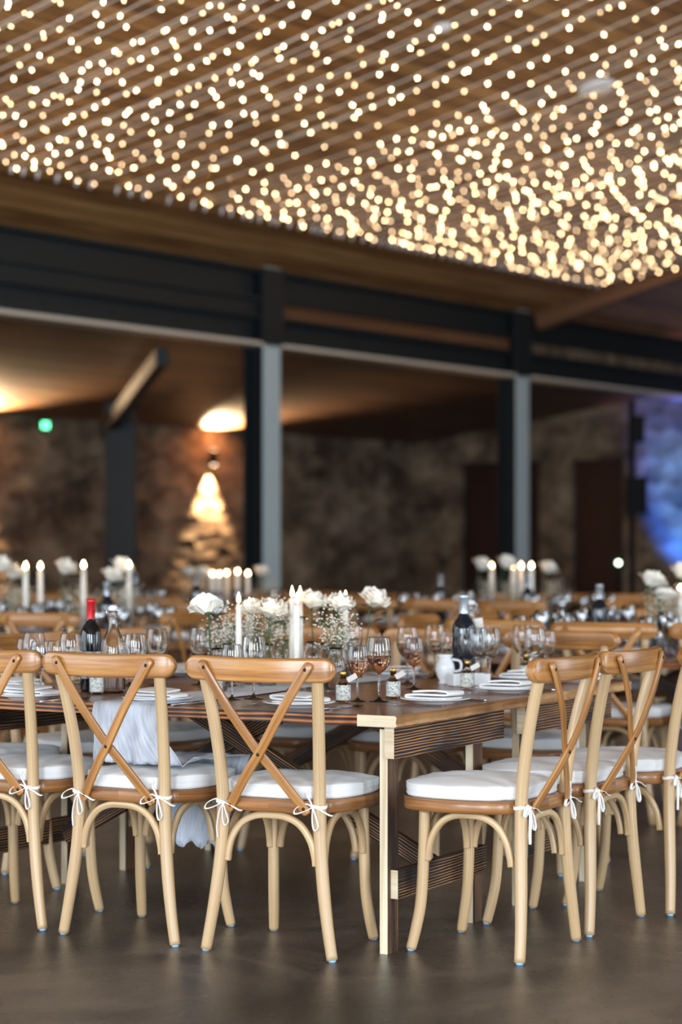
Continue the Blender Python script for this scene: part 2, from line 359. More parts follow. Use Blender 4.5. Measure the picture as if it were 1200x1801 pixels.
# ------------------------------------------------------------------ chair (origin: floor, midway between rear feet; faces +y)
def make_chair():
    root = empty('cross_back_chair')
    legp = [(.209, 0, .006), (.192, .004, .1), (.177, .010, .2), (.165, .016, .31), (.160, .018, .42), (.162, .012, .52), (.169, -.006, .64), (.178, -.030, .75), (.186, -.052, .828)]
    for sx in (-1, 1):
        mb = MB(); tube(mb, [(sx * x, y, z) for x, y, z in legp], 1, 14, 5, rad=[.0165, .0175, .019, .0195, .0195, .019, .0185, .018, .0175])
        lg = mb.build('rear_leg', M['leg'], root)
        g = MB(); lathe(g, [(0.001, 0), (.010, 0), (.0115, .003), (.0115, .0075), (0.001, .0075)], 12, (sx * .209, 0, 0)); g.build('foot_glide', M['glide'], lg)
        mb = MB(); tube(mb, [(sx * x, y, z) for x, y, z in [(.172, .372, .006), (.165, .358, .07), (.159, .345, .15), (.156, .338, .28), (.155, .335, .427)]], 1, 14, 5, rad=[.0155, .017, .0175, .0175, .017])
        lg = mb.build('front_leg', M['leg'], root)
        g = MB(); lathe(g, [(0.001, 0), (.010, 0), (.0115, .003), (.0115, .0075), (0.001, .0075)], 12, (sx * .172, .372, 0)); g.build('foot_glide', M['glide'], lg)
    # top rail, bowed backwards, rounded ends
    mb = MB(); path = []; sb = []; sa = []
    n = 40
    for i in range(n + 1):
        a = -1 + 2 * i / n; a = math.copysign(1 - (1 - abs(a)) ** 1.35, a)
        x = .243 * a
        e = max(0.0, (abs(x) - .208) / .035); k = math.sqrt(max(0.03, 1 - e * e))
        path.append(Vector((x, -.046 - .036 * (1 - (x / .243) ** 2), .851 - 0.004 * (1 - (x / .243) ** 2)))); sb.append(k); sa.append(1.0 + .25 * min(1, abs(x) / .2))
    sweep(mb, path, rrect(.024, .072, .008, 3), (0, 0, 1), sa, sb)
    mb.build('top_rail', M['rail'], root)
    # crossed bent slats
    cr = None
    for k, sx in enumerate((1, -1)):
        off = 0 if k == 0 else .0098
        P = [(.180, -.086, .870), (.160, -.090, .842), (.09, -.086 + off * .3, .735), (.035, -.074 + off, .650), (0, -.062 + off, .600), (-.035, -.050 + off, .556), (-.09, -.024 + off * .3, .484), (-.122, -.007, .440), (-.132, -.006, .425)]
        path = catmull([(sx * x, y, z) for x, y, z in P], 5); m = len(path); sc = []
        for i in range(m):
            e = min(i, m - 1 - i); sc.append([.45, .72, .88, .96][e] if e < 4 else 1)
        mb = MB(); sweep(mb, path, rrect(.029, .0095, .003, 2), (0, 1, 0), sc, None); mb.build('cross_slat', M['rail'], root)
        for (x, y, z) in ((.166, -.0945, .852), (-.121, -.0125, .441)):
            s = MB(); lathe(s, [(0.0005, .0025), (.004, .002), (.0055, 0), (.0055, -.003)], 10)
            s.v = [Vector((sx * x + p.x, y - p.z, z + p.y)) for p in s.v]; s.build('screw', M['screw'], root)
    s = MB(); lathe(s, [(0.0005, .0025), (.004, .002), (.0055, 0), (.0055, -.003)], 10); s.v = [Vector((p.x, -.0675 - p.z, .600 + p.y)) for p in s.v]; s.build('screw', M['screw'], root)
    # seat frame
    half = [(0, -.000), (.07, .000), (.125, .003), (.141, .016), (.150, .040), (.178, .058), (.205, .115), (.223, .205), (.220, .300), (.192, .378), (.125, .420), (.05, .432)]
    out = [(x, y) for x, y in half] + [(0, .433)] + [(-x, y) for x, y in reversed(half[1:])]
    O = [(p.x, p.y) for p in catmull([(x, y, 0) for x, y in out], 4, True)]
    def loops(mb, outline, rings, cx, cy, capb=True, capt=True, mat=0):
        base = len(mb.v); k = len(outline)
        for (s, z, dz) in rings:
            for (x, y) in outline: mb.v.append(Vector((cx + (x - cx) * s, cy + (y - cy) * s, z)))
        per = 0
        for r in range(len(rings) - 1):
            for j in range(k):
                j2 = (j + 1) % k
                f = (base + r * k + j, base + r * k + j2, base + (r + 1) * k + j2, base + (r + 1) * k + j)
                L = .02 * 1.0
                mb.face(f, [(j * .025, rings[r][1]), ((j + 1) * .025, rings[r][1]), ((j + 1) * .025, rings[r + 1][1] + .3 * abs(rings[r+1][0]-rings[r][0])), (j * .025, rings[r + 1][1]+ .3 * abs(rings[r+1][0]-rings[r][0]))], mat, True)
        if capb: mb.face([base + j for j in range(k)][::-1], None, mat, False)
        if capt: mb.face([base + (len(rings) - 1) * k + j for j in range(k)], None, mat, False)
    mb = MB(); loops(mb, O, [(.985, .425, 0), (1, .428, 0), (1, .459, 0), (.985, .462, 0)], 0, .22); mb.build('seat_frame', M['seatwood'], root)
    # cushion: boxed pad with domed top
    C = [(x * .975 if y > .1 else x * .93, y + (.012 if y < .05 else -.004)) for x, y in O]
    C = []
    for x, y in [(0, .022), (.07, .022), (.118, .026), (.134, .045), (.152, .070), (.190, .105), (.212, .190), (.212, .295), (.188, .368), (.125, .408), (.05, .420)]: C.append((x, y))
    C = C + [(0, .421)] + [(-x, y) for x, y in reversed(C[1:])]
    C = [(p.x, p.y) for p in catmull([(x, y, 0) for x, y in C], 4, True)]
    mb = MB()
    loops(mb, C, [(.965, .4625, 0), (.995, .466, 0), (1.012, .472, 0), (1.0, .475, 0), (1.008, .482, 0), (1.012, .492, 0), (1.004, .498, 0), (1.014, .501, 0), (.995, .504, 0), (.93, .508, 0), (.78, .512, 0), (.55, .515, 0), (.3, .516, 0), (.08, .516, 0)], 0, .22)
    rr = random.Random(3)
    for i, v in enumerate(mb.v):
        v.z += .0016 * math.sin(v.x * 31 + v.y * 17) * (1 if v.z > .47 else 0) + .0012 * math.sin(v.x * 73 - v.y * 51) * (1 if v.z > .47 else 0)
    cu = mb.build('seat_cushion', M['cushion'], root)
    for sx in (-1, 1):
        mb = MB(); px, py, pz = sx * .160, .018, .447
        ring = [(px + .0215 * math.cos(a), py + .0215 * math.sin(a), pz + .002 * math.sin(a * 2)) for a in [2 * PI * i / 12 for i in range(12)]]
        fl = rrect(.0018, .010, .0008, 1)
        sweep(mb, catmull(ring, 2, True), fl, (0, 0, 1), closed=True)
        a0 = -PI / 2 + sx * -.5
        k0 = Vector((px + .024 * math.cos(a0), py + .024 * math.sin(a0), pz))
        fl2 = rrect(.0022, .0085, .0009, 1)
        def rib(pts): sweep(mb, catmull([k0 + Vector((p[0] , p[1], p[2])) for p in pts], 5), fl2, (0, 1, .3))
        rib([(0, 0, 0), (-.022, -.006, .010), (-.050, -.010, -.004), (-.056, -.010, -.020), (-.034, -.008, -.016), (0, -.002, 0)])
        rib([(0, 0, 0), (.012, -.008, -.024), (.022, -.010, -.054), (.010, -.010, -.066), (.002, -.008, -.044), (0, -.002, 0)])
        rib([(0, 0, 0), (.025, -.008, -.004), (.055, -.010, -.018), (.068, -.010, -.020)])
        rib([(0, 0, 0), (-.006, -.006, .018), (-.014, -.008, .036), (-.010, -.006, .050)] if sx > 0 else [(0, 0, 0), (-.010, -.008, -.03), (-.016, -.010, -.07), (-.014, -.009, -.105)])
        lathe(mb, [(.0005, -.006), (.006, -.004), (.007, 0), (.006, .004), (.0005, .006)], 8, k0 + Vector((0, -.001, 0)))
        rib([(0, 0, 0), (-sx * .012, .03, .006), (-sx * .018, .05, .012)])
        mb.build('tie', M['tie'], cu)
    # bent braces under the seat
    def arch(pts):
        mb = MB(); path = catmull(pts, 5); m = len(path)
        d = (Vector(pts[-1]) - Vector(pts[0])).normalized(); nrm = Vector((0, 0, 1)).cross(d)
        sweep(mb, path, rrect(.021, .019, .006, 2), nrm)
        mb.build('bent_brace', M['leg'], root)
        for q, sg in ((0, 1), (-1, -1)):
            c = Vector(pts[q]) + Vector((0, 0, .02)) + d * sg * .0105
            s = MB(); lathe(s, [(0.0005, .002), (.0035, .001), (.0042, -.002)], 8)
            ax = d * sg; u = nrm; w = Vector((0, 0, 1))
            s.v = [c + ax * p.z + u * p.x + w * p.y for p in s.v]; s.build('screw', M['screw'], root)
    U = [(-1, .272), (-.975, .300), (-.88, .345), (-.66, .388), (-.35, .410), (0, .414), (.35, .410), (.66, .388), (.88, .345), (.975, .300), (1, .272)]
    arch([(.147 * a, .020, z) for a, z in U])
    arch([(.130 * a, .333, z) for a, z in U])
    for sx in (-1, 1): arch([(sx * (.160), .186 + .137 * a, z) for a, z in U])
    return root

def make_far_chair():
    """same chair, lighter mesh, for the ones that are only soft shapes in the distance"""
    root = empty('cross_back_chair')
    legp = [(.209, 0, 0), (.177, .010, .2), (.160, .018, .42), (.169, -.006, .64), (.186, -.052, .828)]
    for sx in (-1, 1):
        mb = MB(); tube(mb, [(sx * x, y, z) for x, y, z in legp], .0185, 8, 3); mb.build('rear_leg', M['leg'], root)
        mb = MB(); tube(mb, [(sx * x, y, z) for x, y, z in [(.172, .372, 0), (.159, .345, .15), (.155, .335, .427)]], .017, 8, 3); mb.build('front_leg', M['leg'], root)
        mb = MB(); off = 0 if sx > 0 else .0098
        sweep(mb, catmull([(sx * x, y + off, z) for x, y, z in [(.175, -.088, .862), (.09, -.086, .735), (0, -.062, .600), (-.09, -.024, .484), (-.13, -.006, .43)]], 3), rrect(.029, .0095, .003, 1), (0, 1, 0)); mb.build('cross_slat', M['rail'], root)
    mb = MB(); path = [Vector((.243 * a, -.046 - .036 * (1 - a * a), .851)) for a in [-1, -.95, -.85, -.5, 0, .5, .85, .95, 1]]
    sweep(mb, path, rrect(.026, .072, .008, 1), (0, 0, 1), None, [.4, .8, 1, 1, 1, 1, 1, .8, .4]); mb.build('top_rail', M['rail'], root)
    O = [(0, 0), (.13, .0), (.15, .04), (.205, .115), (.223, .205), (.215, .31), (.17, .40), (0, .433), (-.17, .40), (-.215, .31), (-.223, .205), (-.205, .115), (-.15, .04), (-.13, 0)]
    for nm, z0, z1, s, mt in (('seat_frame', .425, .462, 1, 'seatwood'), ('seat_cushion', .462, .508, .96, 'cushion')):
        mb = MB(); k = len(O)
        for (q, z) in ((s, z0), (s * 1.01, (z0 + z1) / 2), (s, z1 - .004), (s * .7, z1)):
            for x, y in O: mb.v.append(Vector((x * q, .22 + (y - .22) * q, z)))
        for r in range(3):
            for j in range(k): mb.face((r * k + j, r * k + (j + 1) % k, (r + 1) * k + (j + 1) % k, (r + 1) * k + j))
        mb.face(list(range(k))[::-1], None, 0, False); mb.face([3 * k + j for j in range(k)], None, 0, False)
        c = mb.build(nm, M[mt], root)
    for sx in (-1, 1):
        mb = MB(); b = Vector((sx * .16, -.008, .447)); fl = rrect(.002, .008, .0008, 1)
        sweep(mb, catmull([b, b + V(-.03, -.006, .01), b + V(-.05, -.006, -.02), b], 3), fl, (0, 1, .3)); sweep(mb, catmull([b, b + V(.015, -.01, -.04), b + V(.012, -.01, -.08)], 3), fl, (0, 1, .3))
        sweep(mb, [b + V(0, 0, 0), b + V(sx * -.02, .012, 0), b + V(sx * -.025, .045, .01)], fl, (0, 0, 1))
        mb.build('tie', M['tie'], c)
    def arch(pts):
        mb = MB(); sweep(mb, catmull(pts, 3), circle(6, .0105), (Vector(pts[-1]) - Vector(pts[0])).cross(Vector((0, 0, 1)))); mb.build('bent_brace', M['leg'], root)
    U = [(-1, .272), (-.88, .345), (-.5, .402), (0, .414), (.5, .402), (.88, .345), (1, .272)]
    arch([(.147 * a, .020, z) for a, z in U]); arch([(.130 * a, .333, z) for a, z in U])
    for sx in (-1, 1): arch([(sx * .160, .186 + .137 * a, z) for a, z in U])
    return root

# ------------------------------------------------------------------ trestle table: local x from -1.85 to 0 (length), y 0 to .95, top at .711
TZ = .711
def make_trestle():
    root = empty('trestle_table')
    mb = MB(); ys = [0, .19, .385, .575, .765, .95]
    for i in range(5):
        d = ys[i + 1] - ys[i] - .002
        box(mb, (-.925, (ys[i] + ys[i + 1]) / 2, TZ - .0165), (1.85 - .26, d, .033), uvaxis=0, off=(i * 3.3, i * .7))
    bevel(mb.build('tabletop', [M['top']], root), .0025)
    rng = random.Random(11)
    for x0, nm in ((-.13, 'r'), (-1.85, 'l')):
        # plank across the end, its long outer edge rough-sawn
        mb = MB(); N = 46; prof = []
        for i in range(N + 1):
            y = .95 * i / N
            w = .003 * math.sin(y * 23) + .002 * math.sin(y * 61 + 1) + rng.uniform(-.0012, .0012)
            prof.append((y, w))
        xi, xo = (x0, x0 + .13) if nm == 'r' else (x0 + .13, x0)
        sg = 1 if nm == 'r' else -1
        b = len(mb.v)
        for (y, w) in prof:
            for p in ((xi, TZ), (xo - sg * .006 + sg * w, TZ), (xo + sg * w, TZ - .005), (xo + sg * w * .4 - sg * .002, TZ - .02), (xo + sg * w * 1.5, TZ - .031), (xo - sg * .006, TZ - .034), (xi, TZ - .034)):
                mb.v.append(Vector((p[0], y, p[1])))
        per = [0, .15, .158, .173, .184, .192, .34]
        for i in range(N):
            for j in range(7):
                j2 = (j + 1) % 7; q = (b + i * 7 + j, b + i * 7 + j2, b + (i + 1) * 7 + j2, b + (i + 1) * 7 + j)
                u0, u1 = prof[i][0], prof[i + 1][0]; p2 = per[j2] if j2 else .5
                uv = [(u0, per[j]), (u0, p2), (u1, p2), (u1, per[j])]
                if sg < 0: q = q[::-1]; uv = uv[::-1]
                mb.face(q, uv, 1 if j in (1, 2, 3, 4) else 0, False)
        f = [b + j for j in range(7)]; g = [b + N * 7 + j for j in range(7)]
        mb.face(f[::-1] if sg > 0 else f, [(mb.v[i].x, mb.v[i].z) for i in f], 2, False); mb.face(g if sg > 0 else g[::-1], [(mb.v[i].x, mb.v[i].z) for i in g], 2, False)
        mb.build('breadboard_end', [M['top'], M['edgewood'], M['bare']], root)
    for xf in (-.070, -1.68):
        for y in (.09, .68):
            mb = MB(); box(mb, (xf, y, .333), (.026, .07, .666), uvaxis=2, mats={2: 1})
            bevel(mb.build('leg', [M['char'], M['bare']], root), .003)
        mb = MB(); box(mb, (xf + .029, .425, .629), (.032, .78, .095), uvaxis=1, mats={2: 1, 3: 1}); bevel(mb.build('apron', [M['char'], M['bare']], root), .003)
        mb = MB(); box(mb, (xf + .025, .385, .205), (.024, .62, .085), uvaxis=1, mats={2: 1}); bevel(mb.build('lower_rail', [M['char'], M['bare']], root), .003)
    for (x1, x2, y) in ((-.085, -1.02, .47), (-1.61, -.70, .56)):
        a = V(x1, y, .19); b = V(x2, y, .668); mb = MB()
        sweep(mb, [a, b], rrect(.062, .03, .003, 1), (0, 1, 0), smooth=False)
        mb.build('diagonal_brace', M['char'], root)
    return root

# ------------------------------------------------------------------ tableware
def glass_kind(h, cat, wine=None, mat='glass', n=32):
    k = h / .205
    P = [(.0003, 0), (.031, 0), (.0335, .0012), (.033, .0025), (.02, .0042), (.008, .008), (.0045, .016), (.0038, .04), (.0038, .075), (.006, .089), (.020, .100), (.032, .116), (.0385, .136), (.0405, .153), (.0395, .172), (.0365, .190), (.0337, .2025), (.03325, .2045), (.0330, .2050),
         (.0325, .2050), (.0323, .2045), (.0327, .2025), (.0353, .190), (.0382, .172), (.0391, .153), (.0370, .137), (.0305, .1185), (.0185, .1035), (.007, .0975), (.0003, .0965)]
    if mat == 'thin': P = P[:19]
    mb = MB(); lathe(mb, [(r * k, z * k) for r, z in P], n); o = mb.build(cat, M[mat])
    if wine:
        lv = wine
        I = [(.0003, .0962), (.0072, .0972), (.0188, .1032), (.0308, .1182), (.0373, .137), (.0390, .1475)]
        I = [p for p in I if p[1] < lv]; I.append((I[-1][0] + .001, lv)); I.append((.0003, lv))
        mb = MB(); lathe(mb, [(r * k, z * k) for r, z in I], n); mb.build('wine', M['rose_wine'], o)
    return o
def tumbler():
    mb = MB(); P = [(.0003, 0), (.028, 0), (.030, .002), (.034, .09), (.033, .0905), (.0285, .006), (.0003, .005)]
    lathe(mb, P, 24); return mb.build('water_tumbler', M['glass'])
def plate():
    mb = MB(); P = [(.0003, .004), (.055, .004), (.062, .0), (.066, .0), (.070, .005), (.084, .0095), (.112, .0150), (.1135, .0165), (.112, .0180), (.082, .0125), (.070, .0080), (.0003, .0075)]
    lathe(mb, P, 40); return mb.build('side_plate', M['china'])
def napkin():
    mb = MB(); path = catmull([(-.066, 0, .005), (0, 0, .004), (.070, 0, .005), (.079, 0, .010), (.070, 0, .0150), (0, 0, .0145), (-.062, 0, .0150), (-.072, 0, .0205), (-.062, 0, .026), (0, 0, .026), (.052, 0, .024)], 4)
    sweep(mb, path, rrect(.0055, .098, .0022, 2), (0, 1, 0))
    for v in mb.v: v.z += .0035 * math.sin(v.y * 40 + v.x * 18) * (v.z / .026); v.y += .006 * math.sin(v.x * 20)
    return mb.build('folded_napkin', M['napkin'])
def fork():
    mb = MB(); sweep(mb, catmull([(0, -.095, .003), (0, -.03, .005), (0, .03, .007), (0, .05, .004)], 4), rrect(.011, .0025, .001, 1), (0, 0, 1), [1.0] * 5 + [.55] * 6 + [1.0, 1.6])
    box(mb, (0, .058, .004), (.022, .02, .002))
    for x in (-.009, -.003, .003, .009): sweep(mb, [V(x, .066, .004), V(x, .085, .005), V(x, .102, .007)], rrect(.0028, .002, .0006, 1), (0, 0, 1), [1, 1, .6])
    return mb.build('table_fork', M['steel'])
def knife():
    mb = MB(); sweep(mb, [V(0, -.11, .004), V(0, -.10, .004), V(0, -.02, .004), V(0, 0, .004)], rrect(.014, .006, .002, 2), (0, 0, 1), [.7, 1, .8, .7])
    sweep(mb, [V(0, 0, .004), V(.001, .05, .004), V(.001, .09, .004), V(-.003, .11, .004)], rrect(.018, .0018, .0008, 1), (0, 0, 1), [.8, 1, 1, .3])
    return mb.build('table_knife', M['steel'])
def spoon():
    mb = MB(); sweep(mb, catmull([(0, -.09, .003), (0, -.02, .007), (0, .04, .006)], 4), rrect(.010, .0025, .001, 1), (0, 0, 1), [1] * 4 + [.6] * 5)
    b = len(mb.v)
    for i in range(6):
        for j in range(14):
            a = 2 * PI * j / 14; r = i / 5
            mb.v.append(Vector((.019 * r * math.cos(a), .064 + .030 * r * math.sin(a), .001 + .007 * r * r)))
    for i in range(5):
        for j in range(14): mb.face((b + i * 14 + j, b + i * 14 + (j + 1) % 14, b + (i + 1) * 14 + (j + 1) % 14, b + (i + 1) * 14 + j))
    return mb.build('table_spoon', M['steel'])
def wine_bottle(name, gm, capm, lab, r=.037, h=.31):
    k = r / .037; hh = h / .31
    mb = MB(); P = [(.0003, .004), (.03, 0), (.035, .002), (.037, .008), (.037, .185), (.0355, .200), (.028, .218), (.018, .232), (.0145, .248), (.0138, .300), (.0155, .302), (.0155, .308), (.0125, .310), (.0003, .310)]
    lathe(mb, [(a * k, z * hh) for a, z in P], 32); o = mb.build(name, M[gm])
    mb = MB(); lathe(mb, [(.0152 * k, .245 * hh), (.0146 * k, .298 * hh), (.0163 * k, .301 * hh), (.0163 * k, .310 * hh), (.014 * k, .3115 * hh), (.0003, .3118 * hh)], 24); mb.build('capsule', M[capm], o)
    if lab:
        mb = MB(); b = 0
        N = 18
        for i in range(N + 1):
            a = -PI / 2 - 1.15 + 2.3 * i / N
            for z in (.045, .135): mb.v.append(Vector(((.0378 * k) * math.cos(a), (.0378 * k) * math.sin(a), z * hh)))
        for i in range(N): mb.face((2 * i, 2 * i + 2, 2 * i + 3, 2 * i + 1))
        l = mb.build('paper_label', M[lab], o); m = l.modifiers.new('thick', 'SOLIDIFY'); m.thickness = .0003
    return o
def swing_bottle():
    mb = MB(); P = [(.0003, .004), (.036, 0), (.041, .004), (.042, .012), (.042, .150), (.039, .170), (.027, .200), (.017, .225), (.0145, .250), (.0145, .262), (.017, .266), (.017, .278), (.0125, .281),
                    (.0105, .279), (.0115, .262), (.0115, .250), (.0145, .224), (.0245, .199), (.0365, .168), (.0395, .149), (.0395, .013), (.036, .007), (.0003, .008)]
    lathe(mb, P, 32); o = mb.build('swing_top_bottle', M['glass'])
    mb = MB(); lathe(mb, [(.0003, .278), (.009, .278), (.0155, .284), (.0165, .292), (.012, .299), (.0003, .301)], 18); mb.build('stopper', M['rubber'], o)
    mb = MB()
    for sx in (-1, 1): tube(mb, [(sx * .018, 0, .258), (sx * .026, -.006, .272), (sx * .024, -.002, .290), (sx * .014, 0, .296)], .0014, 6, 4)
    tube(mb, [(-.018, 0, .256), (-.022, -.02, .246), (0, -.032, .236), (.022, -.02, .246), (.018, 0, .256)], .0014, 6, 4)
    ring = [(.0175 * math.cos(a), .0175 * math.sin(a), .257) for a in [2 * PI * i / 12 for i in range(12)]]; tube(mb, ring, .0014, 6, 2, closed=True)
    mb.build('wire_bail', M['steel'], o); return o
def favour_bottle(full=.03):
    mb = MB(); P = [(.0003, .003), (.020, 0), (.0235, .003), (.0235, .060), (.019, .067), (.0095, .072), (.009, .084), (.0078, .084), (.008, .0725), (.018, .0655), (.022, .059), (.022, .005), (.0003, .005)]
    lathe(mb, P, 24); o = mb.build('favour_bottle', M['glass'])
    mb = MB(); lathe(mb, [(.0003, .0052), (.0218, .0052), (.0221, .058), (.0175, .0645), (.0003, .0645)], 24); mb.build('drink', M['amber'], o)
    mb = MB(); lathe(mb, [(.0003, .083), (.0105, .083), (.0108, .098), (.0095, .100), (.0003, .100)], 20); mb.build('gold_cap', M['gold'], o)
    mb = MB(); lathe(mb, [(.0239, .009), (.0239, .057)], 28); l = mb.build('floral_label', M['floral'], o)
    mb = MB(); Mx = Matrix.Rotation(-.5, 3, 'Y') @ Matrix.Rotation(.2, 3, 'X'); box(mb, (.026, -.012, .080), (.034, .001, .018), Mx); mb.build('name_tag', M['paper'], o); return o
def candle(h=.26):
    o = None
    mb = MB(); lathe(mb, [(.0003, 0), (.0115, 0), (.0112, h * .5), (.0100, h - .006), (.0085, h), (.003, h - .003), (.0003, h - .003)], 18); o = mb.build('taper_candle', M['wax'])
    mb = MB(); tube(mb, [(0, 0, h - .004), (.0006, 0, h + .004), (.0015, 0, h + .009)], .0009, 5, 2); mb.build('wick', M['wick'], o)
    mb = MB(); lathe(mb, [(.0004, h + .004), (.0052, h + .009), (.0072, h + .016), (.0056, h + .026), (.0022, h + .036), (.0004, h + .043)], 12); mb.build('flame', M['flame'], o); return o
def candle_holder():
    mb = MB(); P = [(.0003, 0), (.034, 0), (.036, .003), (.030, .008), (.013, .014), (.011, .026), (.018, .036), (.0185, .052), (.0150, .053), (.0130, .040), (.0122, .030), (.0003, .029)]
    lathe(mb, P, 24); return mb.build('glass_candle_holder', M['glass'])
def vase(r=.034, h=.15, mat='glass'):
    mb = MB(); P = [(.0003, 0), (r * .9, 0), (r, .004), (r, h * .62), (r * .92, h * .74), (r * .62, h * .84), (r * .6, h * .94), (r * .68, h), (r * .64, h), (r * .54, h * .94), (r * .56, h * .83), (r * .86, h * .73), (r * .94, h * .61), (r * .94, .008), (.0003, .007)]
    if mat == 'thin': P = P[:8]
    lathe(mb, P, 24); return mb.build('glass_bud_vase', M[mat])
def petal_surface(mb, phi, R, H, w, flare, n=7, m=7, tilt=0.0, rr=None):
    b = len(mb.v); curl = rr.uniform(.6, 1.3) if rr else 1
    for i in range(n + 1):
        h = i / n
        r = R * (.16 + .74 * math.sin(min(1, h * 1.5) * PI / 2) + .10 * h) + flare * curl * h ** 2.5
        z = H * h - flare * curl * .9 * max(0, h - .6) ** 1.3
        for j in range(m + 1):
            a = -1 + 2 * j / m
            ww = w * (.35 + .65 * math.sin(min(1, h * 1.15) * PI / 2)) 
            zz = z - H * .22 * (abs(a) ** 1.8) * h * h + .05 * H * math.sin(a * 4 + phi * 3) * h; rr_ = r - .08 * R * abs(a) * (1 - h) + .05 * R * math.sin(a * 3 + phi * 5) * h
            ang = phi + a * ww
            mb.v.append(Vector((rr_ * math.cos(ang), rr_ * math.sin(ang), zz)))
    for i in range(n):
        for j in range(m): q = b + i * (m + 1) + j; mb.face((q, q + 1, q + m + 2, q + m + 1))
def bloom_mesh(S=.046, seed=1, low=False):
    rr = random.Random(seed); mb = MB(); n = 4 if low else 7
    for ring, (cnt, R, H, w, fl) in enumerate(((5, .74, 1.02, .70, .52), (5, .72, 1.25, .74, .34), (5, .62, 1.42, .78, .20), (4, .48, 1.52, .92, .10), (3, .30, 1.55, 1.2, .04), (2, .15, 1.5, 1.7, .0))):
        p0 = rr.uniform(0, 6)
        for k in range(cnt): petal_surface(mb, p0 + k * 2 * PI / cnt + rr.uniform(-.1, .1), S * R * rr.uniform(.94, 1.06), S * H * rr.uniform(.94, 1.05), w * rr.uniform(.9, 1.05), S * fl, n, n, 0, rr)
    return mb
def leaf(mb, a, d, L, w, up=(0, 0, 1)):
    d = Vector(d).normalized(); s = d.cross(Vector(up)).normalized(); u = s.cross(d); b = len(mb.v); n = 8
    for i in range(n + 1):
        t = i / n; ww = w * math.sin(PI * min(1, t ** .8 * .98 + .01)) ; c = Vector(a) + d * (L * t) - u * (L * .25 * t * t)
        for q in (-1, 0, 1): mb.v.append(c + s * (ww * q) + u * (abs(q) * ww * .3))
    for i in range(n):
        for j in range(2): q = b + i * 3 + j; mb.face((q, q + 1, q + 4, q + 3))
def rose(base, head, lean=(0, 0), seed=1, S=.046, leaves=((.72, 1, .055), (.6, -1, .045)), low=False):
    """base: stem foot; head: bottom of the bloom (both relative to the rose origin = base)"""
    root = empty('rose_stem_flower'); root.name = 'rose'
    hd = Vector(head); mid = hd * .5 + Vector((lean[0], lean[1], 0)) * .5
    path = catmull([(0, 0, 0), mid, hd - Vector((lean[0], lean[1], .03)) * .3 - V(0, 0, .01), hd], 6)
    mb = MB(); sweep(mb, path, circle(6, .0022), (0, 1, 0)); 
    lathe(mb, [(.002, -.004), (.009, .0), (.013, .008), (.012, .012)], 10, hd); mb.build('stem', M['stem'], root)
    mb = bloom_mesh(S, seed, low)
    d = ((path[-1] - path[-3]).normalized() + V(0, 0, 1.3)).normalized(); q = Vector((0, 0, 1)).rotation_difference(d).to_matrix()
    mb.v = [hd + q @ v for v in mb.v]; o = mb.build('bloom', M['petal'], root)
    if not low: m = o.modifiers.new('thick', 'SOLIDIFY'); m.thickness = .0006
    for (t, sg, L) in leaves:
        i = int(t * (len(path) - 1)); a = path[i]; rr = random.Random(seed * 7 + i)
        mb = MB(); dv = Vector((sg * .8, rr.uniform(-.5, .3), .45)); e = a + dv.normalized() * .02
        sweep(mb, [a, e], circle(5, .001), (0, 1, 0)); leaf(mb, e, dv, L, L * .33)
        o = mb.build('leaf', M['leafg'], root); m = o.modifiers.new('thick', 'SOLIDIFY'); m.thickness = .0006
    return root
def gyps(seed=1, R=.085, H=.20, n=230, spread=1.0, top=.06):
    rr = random.Random(seed); root = empty('gypsophila_bunch'); ms = MB(); mf = MB()
    tips = []
    for i in range(14):
        a = rr.uniform(0, 2 * PI); q = R * math.sqrt(rr.random()) * .8
        e = V(q * math.cos(a) * spread, q * math.sin(a), H + rr.uniform(-.05, top)); m = V(e.x * .25, e.y * .25, H * .5)
        tube(ms, [(e.x * .08, e.y * .08, .01), m, e], .0008, 4, 3); tips.append(e)
    for i in range(n):
        t = rr.choice(tips); p = t + V(rr.gauss(0, R * .34) * spread, rr.gauss(0, R * .34), rr.gauss(0, .022)); s = rr.uniform(.0030, .0052)
        b = len(mf.v)
        for d in ((1, 0, 0), (-1, 0, 0), (0, 1, 0), (0, -1, 0), (0, 0, .8), (0, 0, -.8)): mf.v.append(p + Vector(d) * s)
        for f in ((0, 2, 4), (2, 1, 4), (1, 3, 4), (3, 0, 4), (2, 0, 5), (1, 2, 5), (3, 1, 5), (0, 3, 5)): mf.face([b + k for k in f])
        if i % 3 == 0: sweep(ms, [t * .92 + V(0, 0, -.01), p], circle(3, .0005), (0, 1, 0), cap=False)
    ms.build('stalks', M['gypstem'], root); o = mf.build('blossoms', M['gyp'], root); o['kind'] = 'stuff'
    return root
# ------------------------------------------------------------------ frames of reference
E1 = V(-math.cos(math.radians(29)), math.sin(math.radians(29)), 0)     # along the near short end, to the left
E2 = V(math.sin(math.radians(29)), math.cos(math.radians(29)), 0)      # away along the right-hand side
RT = -math.radians(29)
CORNER = V(.161, 5.98, 0)
def W(t, s, z=0, C=CORNER): return C + E1 * t + E2 * s + V(0, 0, z)
def face_rz(d): return math.atan2(d[1], d[0]) - PI / 2
# hall frame: q = distance from the steel frame towards the hall, m = along it
W0 = V(-.87, 19.5, 0); WD = V(math.sin(math.radians(38.2)), math.cos(math.radians(38.2)), 0); WN = V(WD.y, -WD.x, 0)
def H(m, q, z=0): return W0 + WD * m + WN * q + V(0, 0, z)
HR = math.atan2(WD.y, WD.x)
def hall(o):
    o.location = W0; o.rotation_euler = (0, 0, HR); return o        # local x = m, local y = -q
def roofz(q): return 3.89 + .244 * q

